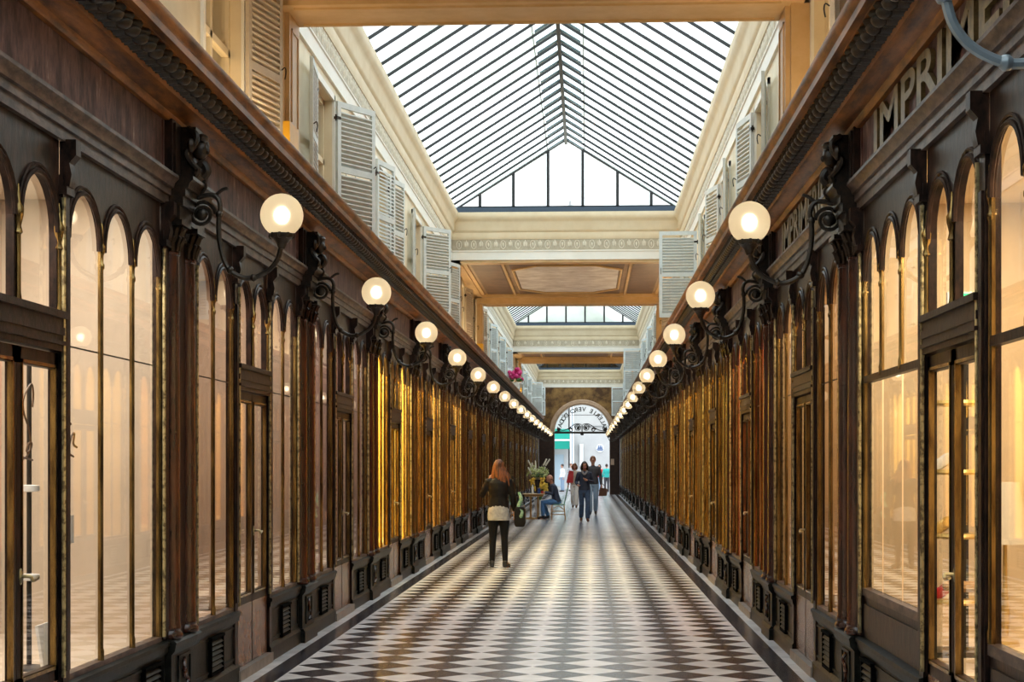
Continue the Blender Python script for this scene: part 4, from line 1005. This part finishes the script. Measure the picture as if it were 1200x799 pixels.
# passers-by in the street
person('person in teal jacket and dark trousers standing in the street', (1.12, 96.0, -.02), R(0), 1.66, DOWN, ST, ('cloth_teal','jacket'), ('cloth_charcoal',.01), 'shoe_black', 'hair_dark', 'short', vox=.014)
person('child in orange coat holding on beside the person in teal', (1.50, 95.4, -.02), R(10), 1.20, DOWN, ST, ('cloth_orange','jacket'), ('cloth_charcoal',.01), 'shoe_black', 'hair_dark', 'short', vox=.012)
person('person in pink top at the right edge of the street group', (1.78, 98.5, -.02), R(20), 1.74, DOWN, ST, ('cloth_pink','top'), ('denim',.01), 'shoe_black', 'hair_dark', 'short', vox=.014)
person('person in crimson top in the street left of the teal jacket', (.72, 99.0, -.02), R(160), 1.64, DOWN, WALK, ('cloth_red','top'), ('denim_pale',.02), 'shoe_black', 'hair_dark', 'bob', vox=.014)
person('person in white shirt waiting below the green awning', (-1.55, 97.0, -.02), R(120), 1.66, DOWN, ST, ('cloth_white','top'), ('denim_pale',.02), 'shoe_black', 'hair_dark', 'short', vox=.014)
person('person in pale grey clothes near the awning post', (-1.05, 99.5, -.02), R(200), 1.70, DOWN, ST, ('cloth_grey','top'), ('cloth_white',.02), 'shoe_black', 'hair_brown', 'short', vox=.014)

# ------------------------------------------------------------------ cafe table, chairs, flowers
def cafe_table():
    r = tag(empty('cafe_table', (-1.62, 48.0, 0)), 'square wooden cafe table on two gilded legs beside the seated man', 'table')
    q = MB(); q.box(-.33, .33, -.35, .35, .745, .775); o = q.obj('tabletop', 'table_top', r); bv = o.modifiers.new('b','BEVEL'); bv.width = .008
    q = MB(); q.box(-.28, .28, -.30, .30, .69, .745); q.obj('apron', 'gold_wood', r)
    for x in (-.10, .12):
        q = MB(); q.lathe([(.05,.05),(.035,.09),(.028,.3),(.04,.42),(.028,.5),(.03,.66),(.05,.69)], (x,0,0), 12); q.obj('leg', 'gold_wood', r)
    q = MB(); q.box(-.25,.27,-.03,.03,.0,.05); q.box(-.03,.03,-.25,.25,.0,.05); q.obj('foot', 'gold_wood', r)
cafe_table()
def bistro_chair(loc, rz, label):
    r = tag(empty('bistro_chair', loc, rz), label, 'chair', 'rattan bistro chairs at the cafe table')   # faces +y
    for x in (-.19,.19):
        q = MB(); q.tube([(x,.19,0),(x*.95,.18,.44)], .014, 8); q.obj('leg', 'rattan', r)
        q = MB(); q.tube([(x*1.0,-.22,0),(x*.95,-.18,.44)], .014, 8); q.obj('leg', 'rattan', r)
    q = MB(); q.lathe([(.001,.425),(.215,.425),(.222,.44),(.215,.458),(.001,.455)], (0,0,0), 20); q.obj('seat', 'green_weave', r)
    q = MB(); q.tube(spline([(-.18,-.18,.43),(-.185,-.24,.70),(-.14,-.28,.90),(0,-.30,.95),(.14,-.28,.90),(.185,-.24,.70),(.18,-.18,.43)], 5), .014, 8)
    q.tube([(-.185,-.22,.58),(.185,-.22,.58)], .010, 6); q.obj('back_frame', 'green_weave', r)
    q = MB()
    q.add([(-.16,-.225,.60),(.16,-.225,.60),(.165,-.245,.72),(.12,-.285,.88),(0,-.295,.92),(-.12,-.285,.88),(-.165,-.245,.72),(-.16,-.240,.60),(.16,-.240,.60),(.165,-.26,.72),(.12,-.30,.88),(0,-.31,.92),(-.12,-.30,.88),(-.165,-.26,.72)],
          [tuple(range(7)), tuple(range(7,14))[::-1]]+[(i,(i+1)%7,(i+1)%7+7,i+7) for i in range(7)]); q.obj('back_panel', 'green_weave', r)
    q = MB()
    for z in (.14,.24):
        q.tube([(-.19,.185,z),(.19,.185,z),(.19,-.20,z),(-.19,-.20,z),(-.19,.185,z)], .009, 6)
    for x in (-.19,.19): q.tube(spline([(x,.185,.27),(x,.0,.40),(x,-.19,.27)],4), .008, 6)
    q.obj('stretchers', 'rattan', r)
bistro_chair((-.90, 48.0, 0), R(90), 'green woven bistro chair under the seated man')
bistro_chair((-2.12, 47.9, 0), R(-80), 'empty green woven bistro chair facing the seated man')
def bouquet():
    r = tag(empty('flower_vase', (-1.52, 48.2, .775)), 'tall dark vase of pale flowers and twigs on the cafe table', 'vase')
    q = MB(); q.lathe([(.001,0),(.055,0),(.065,.03),(.05,.12),(.06,.26),(.085,.38),(.10,.42),(.085,.42),(.07,.38)], (0,0,0), 16); q.obj('vase', 'vase_dark', r)
    rr = random.Random(5); t = MB(); f1 = MB(); f2 = MB(); lf = MB()
    for i in range(34):
        a = rr.uniform(0, 2*PI); sp = rr.uniform(.05,.36); h = .42+rr.uniform(.06,.34)+(.20 if i < 9 else 0); e = V(math.cos(a)*sp*1.25, math.sin(a)*sp, h)
        t.tube([V(0,0,.35), V(e.x*.4,e.y*.4,.42+(h-.42)*.6), e], [.006,.005,.003], 5)
        if i < 9:
            for j in range(6): f2.ball(e-V(e.x*.06*j, e.y*.06*j, .03*j), (.022,.022,.028), 6, 5)
        else:
            for j in range(7): f1.ball(e+V(rr.uniform(-.06,.06),rr.uniform(-.06,.06),rr.uniform(-.06,.05)), rr.uniform(.014,.028), 7, 5)
        lf.ball(V(e.x*.6,e.y*.6,.44+(h-.44)*.4), (.05,.03,.02), 6, 4)
    for m_ in (t, f1, f2, lf): m_.v = [(x*1.1, y*1.1, z*1.08) for x, y, z in m_.v]
    t.obj('twigs', 'twig', r); tag(f1.obj('pale_blooms', 'petal_green', r), kind='stuff'); tag(f2.obj('white_sprays', 'petal_white', r), kind='stuff'); tag(lf.obj('leaves', 'leaf_green', r), kind='stuff')
bouquet()
def table_things():
    def on(name, label, cat, x, y, prof, m, extra=None):
        r = tag(empty(name, (x, y, .775)), label, cat)
        q = MB(); q.lathe(prof, (0,0,0), 14); q.obj(extra[0] if extra else 'body', m, r)
        if extra: q = MB(); q.lathe(extra[1], (0,0,0), 12); q.obj(extra[2], extra[3], r)
    on('water_bottle', 'clear pale plastic bottle on the cafe table in front of the vase', 'bottle', -1.66, 47.8, [(.001,0),(.036,0),(.036,.18),(.015,.24),(.014,.26)], 'plastic_white', ('bottle_body', [(.016,.258),(.016,.28),(.001,.28)], 'cap', 'bottle_blue'))
    on('blue_carton', 'small dark blue tin beside the bottle on the cafe table', 'tin', -1.47, 47.85, [(.001,0),(.045,0),(.045,.15),(.04,.155),(.001,.155)], 'bottle_blue', ('tin_body', [(.047,.15),(.047,.17),(.001,.17)], 'lid', 'chrome'))
    on('red_cup', 'small red cup near the edge of the cafe table', 'cup', -1.37, 47.78, [(.001,0),(.028,0),(.036,.08),(.032,.08),(.026,.01),(.001,.01)], 'cloth_red', None)
    q = MB()
    for i, (dx, rz) in enumerate(((0,.0),(.02,.1))): q.box(-.16+dx, .12+dx, -.12, .10, .002*i, .002*i+.0015)
    tag(q.obj('newspaper', 'cloth_grey', loc=(-1.42, 47.95, .90)), 'open newspaper held above the table by the seated man', 'newspaper')
    n = bpy.data.objects['newspaper']; n.rotation_euler = (0, R(-38), 0)
table_things()
def yellow_flowers():
    r = tag(empty('mimosa_pot', (-1.62, 54.0, 0)), 'tall pot of yellow blossom behind the cafe table', 'plant')
    q = MB(); q.lathe([(.001,0),(.15,0),(.20,.42),(.22,.45),(.19,.45),(.001,.40)], (0,0,0), 16); q.obj('pot', 'pot_white', r)
    rr = random.Random(9); t = MB(); f = MB()
    for i in range(26):
        a = rr.uniform(0,2*PI); sp = rr.uniform(.03,.30); e = V(math.cos(a)*sp, math.sin(a)*sp, rr.uniform(.8,1.35)); t.tube([V(0,0,.4), V(e.x*.5,e.y*.5,.4+(e.z-.4)*.6), e], [.008,.006,.003], 5)
        for j in range(6): f.ball(e+V(rr.uniform(-.07,.07),rr.uniform(-.07,.07),rr.uniform(-.07,.07)), rr.uniform(.025,.045), 6, 5)
    t.obj('stems', 'leaf_green', r); tag(f.obj('blossom', 'petal_yellow', r), kind='stuff')
yellow_flowers()
def pink_pot():
    r = tag(empty('flower_pot', (-2.45, 54.6, 4.14)), 'white pot of bright pink flowers standing on the left cornice', 'plant')
    q = MB(); q.lathe([(.001,0),(.12,0),(.17,.26),(.19,.28),(.19,.32),(.15,.32),(.001,.28)], (0,0,0), 16); q.obj('pot', 'pot_white', r)
    rr = random.Random(2); f = MB(); lf = MB()
    for i in range(46):
        a = rr.uniform(0,2*PI); sp = rr.uniform(0,.26); f.ball((math.cos(a)*sp*.9, math.sin(a)*sp*1.6, .42+rr.uniform(0,.42)*(1-sp*1.5)), rr.uniform(.04,.07), 7, 5)
    for i in range(20): a = rr.uniform(0,2*PI); lf.ball((math.cos(a)*.17, math.sin(a)*.2, .36+rr.uniform(0,.1)), (.07,.05,.03), 6, 4)
    tag(f.obj('blooms', 'petal_pink', r), kind='stuff'); tag(lf.obj('leaves', 'leaf_green', r), kind='stuff')
    q = MB(); q.box(-.10,.10,-1.3,-.35,0,.22); tag(q.obj('planter_box', 'pot_white', loc=(-2.42,54.6-.1,4.14)), 'low white planter trough on the left cornice in front of the pink flowers', 'planter')
pink_pot()

# ------------------------------------------------------------------ things in the nearest shops
def torchere():
    r = tag(empty('display_stand', (-3.02, 8.50, .54)), 'thin black display pole with pale collars inside the nearest left shop', 'stand')
    q = MB(); q.lathe([(.001,0),(.10,0),(.10,.015),(.014,.03),(.013,1.70),(.04,1.72),(.04,1.735),(.001,1.735)], (0,0,0), 12); q.obj('pole', 'lamp_black', r)
    for z in (.48,.96):
        q = MB(); q.lathe([(.014,z),(.055,z+.005),(.055,z+.035),(.014,z+.04)], (0,0,0), 14); q.obj('collar', 'card_white', r)
torchere()
def signature():
    # brown handwritten strokes on the glass: the door pane and the first arched pane
    x = WL-.02
    def st(name, pts, lab, r=.006):
        # points given as (along y, z)
        q = MB(); q.tube(spline([(x, y, z) for y, z in pts], 5), r, 6); return q
    def W(px, py, X=x):      # the wall point of a photo position, used once to lay out the handwriting on the pane
        t = (px-600)/1870; c, s_ = math.cos(YAW), math.sin(YAW)
        y = X*(c-(-t)*s_*-1*-1)/(t*c-s_) if False else (X*c+t*X*s_)/(t*c-s_)
        d = y*c-X*s_; return (y, 1.65+(544-py)*d/1870)
    a = [W(*p) for p in ((38,477),(39,462),(37,450),(31,458),(27,470),(28,484),(33,500),(36,516),(34,530),(27,538),(18,541),(15,538),(19,533),(27,536),(38,539))]
    b = [W(*p) for p in ((31,529),(33,520),(37,519),(36,526),(32,530))]
    q = MB(); q.tube(spline([(x,y,z) for y,z in a],5), .005, 6); q.tube(spline([(x,y,z) for y,z in b],5), .005, 6)
    tag(q.obj('door_lettering', 'ink_brown'), 'brown handwritten letters on the glass of the nearest left shop door', 'lettering')
    q = MB()
    for pts in (((78,493),(77,508),(76,520)),((73,499),(80,495),(83,497)),((80,508),(79,517),(81,521),(84,510),(87,508),(86,520),(90,524)),((75,527),(80,531),(86,535))):
        q.tube(spline([(x,*W(*p)) for p in pts],5), .006, 6)
    tag(q.obj('window_lettering', 'ink_brown'), 'brown handwritten letters on the arched pane next to the nearest left door', 'lettering')
signature()
def cards():
    q = MB(); q.box(-.008,.008,-.11,.11,0,.26); o = q.obj('price_card', 'card_white', loc=(-2.86, 8.35, .545)); o.rotation_euler = (0,R(-8),R(4)); tag(o, 'plain white card leaning low in the nearest left window', 'card')
    r = tag(empty('framed_card', (-2.95, 8.95, .54)), 'small framed card on a stem in the nearest left window', 'card')
    q = MB(); q.tube([(0,0,0),(0,0,.68)], .006, 6); q.obj('stem', 'brass', r)
    q = MB(); q.box(-.006,.006,-.07,.07,.66,.82); q.box(-.009,.009,-.055,.055,.675,.685); q.obj('card', 'card_white', r)
cards()
def rack():
    # display rack in the nearest right shop, seen through its door
    r = tag(empty('display_rack', (2.16, 9.42, .54)), 'tall black display rack with gilt shelves inside the nearest right shop', 'rack')
    q = MB(); q.box(-.05,.05,-.03,.03,0,1.90); q.box(-.16,.16,-.16,.16,0,.03); q.obj('post', 'lamp_black', r)
    for z in (.30,.68,1.05,1.45):
        q = MB(); q.lathe([(.001,z),(.17,z),(.18,z+.012),(.17,z+.03),(.001,z+.03)], (0,0,0), 20); q.obj('shelf', 'shelf_gold', r)
    def shoe(loc, m, label, rz):
        rr = tag(empty('high_heel_shoe', loc, rz), label, 'shoe', 'shoes on the display rack')
        q = MB(); q.tube(spline([(0,-.09,.085),(0,-.04,.075),(0,.03,.03),(0,.10,.014)],4), [(.026,.02)]*5+[(.034,.018)]*6+[(.012,.010)]*2, 8); q.obj('upper', m, rr)
        q = MB(); q.tube([(0,-.095,.08),(0,-.10,0)], [.014,.005], 6); q.obj('heel', m, rr)
    for (z, m, lb) in ((.33,'shoe_red','red high heeled shoe on the lowest shelf of the rack'),(.71,'shelf_gold','gold high heeled shoe on the second shelf of the rack'),(1.08,'card_white','white high heeled shoe on the third shelf of the rack')):
        shoe((2.16-.09, 9.42-.02, .54+z), m, lb, R(100))
    r2 = tag(empty('wooden_stool', (2.10, 8.85, .54)), 'round topped wooden stool inside the nearest right shop door', 'stool')
    q = MB(); q.lathe([(.001,.42),(.15,.42),(.16,.44),(.15,.46),(.001,.46)], (0,0,0), 18); q.obj('seat', 'rattan', r2)
    for k in range(4):
        q = MB(); a = k*PI/2+.5; q.tube([(.10*math.cos(a),.10*math.sin(a),.43),(.14*math.cos(a),.14*math.sin(a),0)], .014, 8); q.obj('leg', 'rattan', r2)
    r3 = tag(empty('table_lamp', (2.55, 9.9, .54)), 'table lamp with pleated cream shade in the nearest right window', 'lamp'); r3.scale = (1,1,1.25)
    q = MB(); q.lathe([(.001,0),(.09,0),(.08,.03),(.02,.05),(.03,.15),(.015,.30),(.012,.52)], (0,0,0), 14); q.obj('lamp_base', 'shelf_gold', r3)
    q = MB(); q.lathe([(.15,.50),(.09,.80)], (0,0,0), 24); q.v = q.v; o = q.obj('lamp_shade', 'curtain', r3)
    L = bpy.data.lights.new('table_lamp', 'POINT'); L.energy = 12; L.color = (1,.75,.42); L.shadow_soft_size = .04; lo = bpy.data.objects.new('table_lamp_light', L); COL.objects.link(lo); lo.location = (2.55, 9.9, 1.20)
    g = tag(empty('emergency_light', (2.30, 9.95, 2.64)), 'small green emergency light high inside the nearest right shop', 'light')
    q = MB(); q.box(-.09,.09,-.02,.02,0,.07); q.obj('housing', 'card_white', g); q = MB(); q.box(-.075,.075,-.026,-.02,.01,.06); q.obj('lit_face', 'green_light', g)
    q = MB(); q.tube([(0,0,.07),(0,0,.76)], .006, 6); q.obj('hanging_rod', 'brass', g)
rack()

# warm uplighters standing on the cornices under the flat ceilings
for zi, (a, b) in enumerate(ZONES):
    for side in ('left', 'right'):
        sg = 1 if side == 'left' else -1; X = (UL if side == 'left' else UR)+sg*.12
        yc = (a+b)/2
        h = MB(); h.box(-.03, .03, -(b-a)*.36, (b-a)*.36, 0, .02)
        o = h.obj('uplighter', 'lamp_black', loc=(X+sg*.08, yc, 4.15)); tag(o, 'low uplight strip on the %s cornice below the %s flat ceiling' % (side, ORD[zi]), 'uplight', 'uplights on the cornices')
        L = bpy.data.lights.new('uplight', 'AREA'); L.shape = 'RECTANGLE'; L.size = .08; L.size_y = (b-a)*.7; L.energy = 5*(b-a); L.color = (1,.74,.42)
        lo = bpy.data.objects.new('uplight', L); COL.objects.link(lo); lo.location = (X+sg*.08, yc, 4.185); lo.rotation_euler = (PI, 0, 0)
